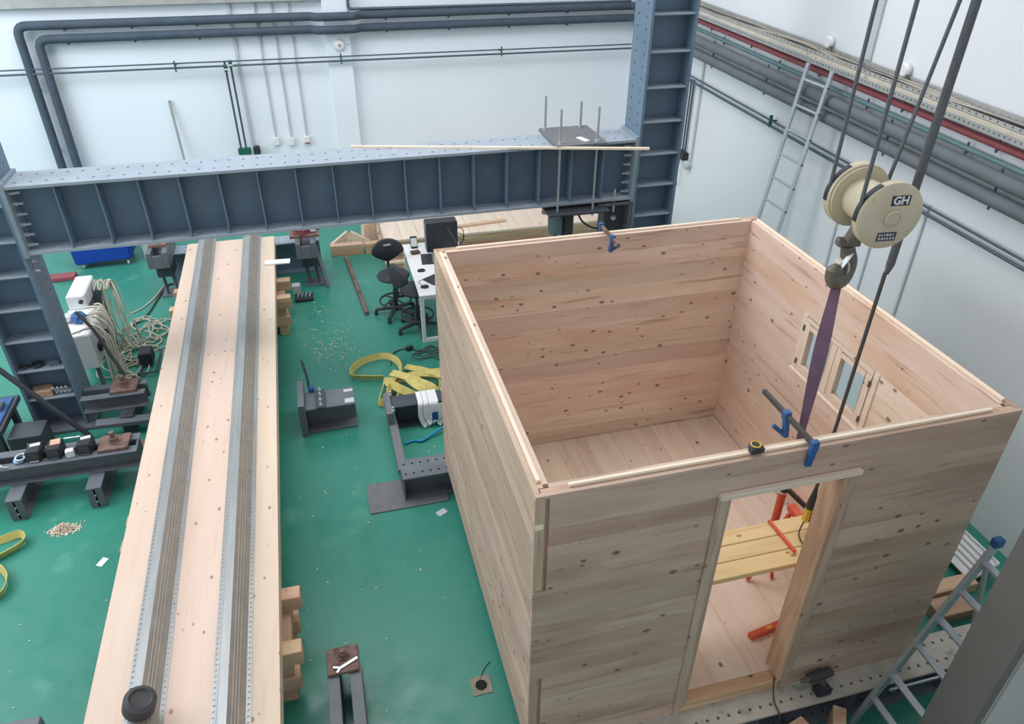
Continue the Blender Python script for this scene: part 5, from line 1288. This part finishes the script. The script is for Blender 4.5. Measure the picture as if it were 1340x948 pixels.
# beige cables hanging from cabinet and looping over the floor
rr = random.Random(33)
r = root('cable_bundle', (-3.55, 6.1, 0), 'bundle of beige signal cables hanging down the side of white cabinet', 'cables')
for k in range(15):
    x = -3.66+rr.uniform(0, .05); y = 5.74+0.045*k+rr.uniform(-.05, .05); h = 0.765+rr.uniform(0, .04)
    e = V(-3.50+rr.uniform(-.10, .22), y-rr.uniform(.0, .35), 0.015)
    d = rr.uniform(.05, .14)
    pts = [(x-rr.uniform(.05, .2), y+rr.uniform(-.08, .12), h), (x+.01, y, h+.02), (x+d, y-.03, h-0.14), (x+d+rr.uniform(-.02, .03), y-.08, 0.38), (x+d+rr.uniform(-.04, .05), y-rr.uniform(.08, .2), 0.08), e]
    MB().tube(spline(pts, 6), rr.choice((.008, .010, .012)), 6).build('strand', 'beige_cable' if k % 4 else 'cable_grey', r, smooth=True)
r = root('cable_tangle', (-3.4, 6.7, 0), 'tangle of beige signal cables looping over the floor by the cabinet', 'cables')
for k in range(16):
    c = V(-3.36+rr.uniform(-.20, .22), 6.7+rr.uniform(-.75, .55), 0.012); a0 = rr.uniform(0, 6); R0 = rr.uniform(.08, .24); sx_ = rr.uniform(.6, 1.3); nn_ = rr.randint(6, 13)
    pts = [c+V(R0*sx_*math.cos(a0+t*.6)*(1+.25*math.sin(t*1.7+k)), R0*1.3*math.sin(a0+t*.6)*(1+.2*math.cos(t*1.3)), (0.007*k+.01*t) % .04) for t in range(nn_)]
    MB().tube(spline(pts, 5), rr.choice((.008, .010)), 6).build('strand', 'beige_cable' if k % 5 else 'cable_grey', r, smooth=True)
for pts, lab, m in (([(-3.66, 7.6, 0.01), (-3.52, 7.75, 0.01), (-3.38, 8.1, 0.01), (-3.30, 8.5, 0.01)], 'pale cable running to the left pedestal', 'beige_cable'), ([(-3.6, 7.2, 0.01), (-3.44, 7.5, 0.01), (-3.35, 8.0, 0.01), (-3.25, 8.4, 0.01), (-3.05, 8.35, 0.01)], 'dark cable running to the left pedestal', 'cable_dark'),
                    ([(-3.3, 6.4, 0.01), (-3.1, 6.55, 0.01), (-2.95, 6.6, 0.01), (-2.6, 6.7, 0.01)], 'pale cable disappearing under the slab', 'beige_cable'), ([(-4.1, 7.5, 0.02), (-4.3, 7.6, 0.02), (-4.7, 7.65, 0.02), (-5.2, 7.8, 0.02)], 'upper black cable on floor left of the cabinet', 'cable_dark'), ([(-4.05, 7.35, 0.02), (-4.4, 7.38, 0.02), (-5.2, 7.5, 0.02)], 'lower black cable on floor left of the cabinet', 'cable_dark')):
    o = MB().tube(spline(pts, 6), 0.012 if 'dark' not in m else 0.014, 6).build('floor_cable', m, smooth=True); tag(o, lab, 'cable')
r = root('rolled_cable', (-3.55, 7.0, 0), 'hank of beige cables hanging behind the white amplifier', 'cable hank')
for k in range(10):
    x = -3.74+.02*k+rr.uniform(-.015, .015); q = lambda s: rr.uniform(-s, s)
    MB().tube(spline([(x-.03, 6.72+q(.03), 0.84), (x+q(.02), 6.80+q(.03), 0.93+q(.03)), (x+.05, 6.78+q(.04), 0.86), (x+.08+q(.04), 6.68+q(.06), 0.6), (x+.12+q(.06), 6.62+q(.08), 0.35), (x+.15+q(.08), 6.62+q(.1), 0.10), (x+.22+q(.1), 6.7+q(.2), 0.012)], 6), rr.choice((.008, .010)), 6).build('strand', 'beige_cable' if k % 3 else 'cable_grey', r, smooth=True)
MB().box(-3.78, -3.70, 6.74, 6.82, 0.0, 0.84).build('post', 'dark_steel', r)
r = root('wire_stand', (-3.22, 6.1, 0), 'small black box in a tubular stand on the floor by the slab', 'stand')
MB().box(-3.33, -3.18, 6.08, 6.30, 0.04, 0.20).build('box', 'black_plastic', r, bevel=0.01)
MB().tube(corner((-3.12, 6.42, 0.05), (-3.30, 6.42, .05), (-3.12, 6.0, .05), .04)+corner((-3.12, 5.88, 0.05), (-3.12, 6.3, .05), (-3.35, 5.88, .05), .04)+[V(-3.32, 5.88, 0.05)], 0.012, 8).build('hoop', 'black_steel', r, smooth=True)
for q in ((-3.30, 6.42), (-3.32, 5.88)): MB().cyl((q[0], q[1], 0.0), (q[0], q[1], 0.06), 0.012, 8).build('foot', 'black_steel', r)
MB().bar((-3.30, 6.42, 0.05), (-3.30, 5.88, 0.05), 0.02, 0.02).build('side_bar', 'black_steel', r)
# blue trolley by the rear wall
r = root('blue_trolley', (-4.28, 9.5, 0), 'bright blue trolley box on castors seen under the beam at left', 'trolley')
MB().add([(-4.69, 9.25, 0.08), (-3.87, 9.25, 0.12), (-3.87, 9.75, 0.12), (-4.69, 9.75, 0.08), (-4.70, 9.2, 0.62), (-3.86, 9.2, 0.62), (-3.86, 9.8, 0.62), (-4.70, 9.8, 0.62)],
         [(0, 3, 2, 1), (4, 5, 6, 7), (0, 1, 5, 4), (1, 2, 6, 5), (2, 3, 7, 6), (3, 0, 4, 7)]).build('tub', 'bin_blue', r, bevel=0.02)
for x in (-4.6, -3.95):
    for y in (9.32, 9.7):
        MB().lathe([(0.045, -0.015), (0.045, 0.015)], (x, y, 0.045), (1, 0.3, 0), 14).build('castor', 'conduit', r, smooth=True)
        MB().box(x-0.03, x+0.03, y-0.03, y+0.03, 0.085, 0.13).build('castor_fork', 'dark_steel', r)
o = MB().box(-3.72, -3.34, 9.4, 9.75, 0.0, 0.42).build('grey_crate', 'conduit', bevel=0.01); tag(o, 'pale grey crate beside the blue trolley', 'crate')
o = MB().obox((-4.9, 9.0, 0.03), (0.5, 0.2, 0.06), (0, 0, .05)).build('red_case', 'red_pipe', bevel=0.01); tag(o, 'flat reddish case on floor left of the blue trolley', 'case')
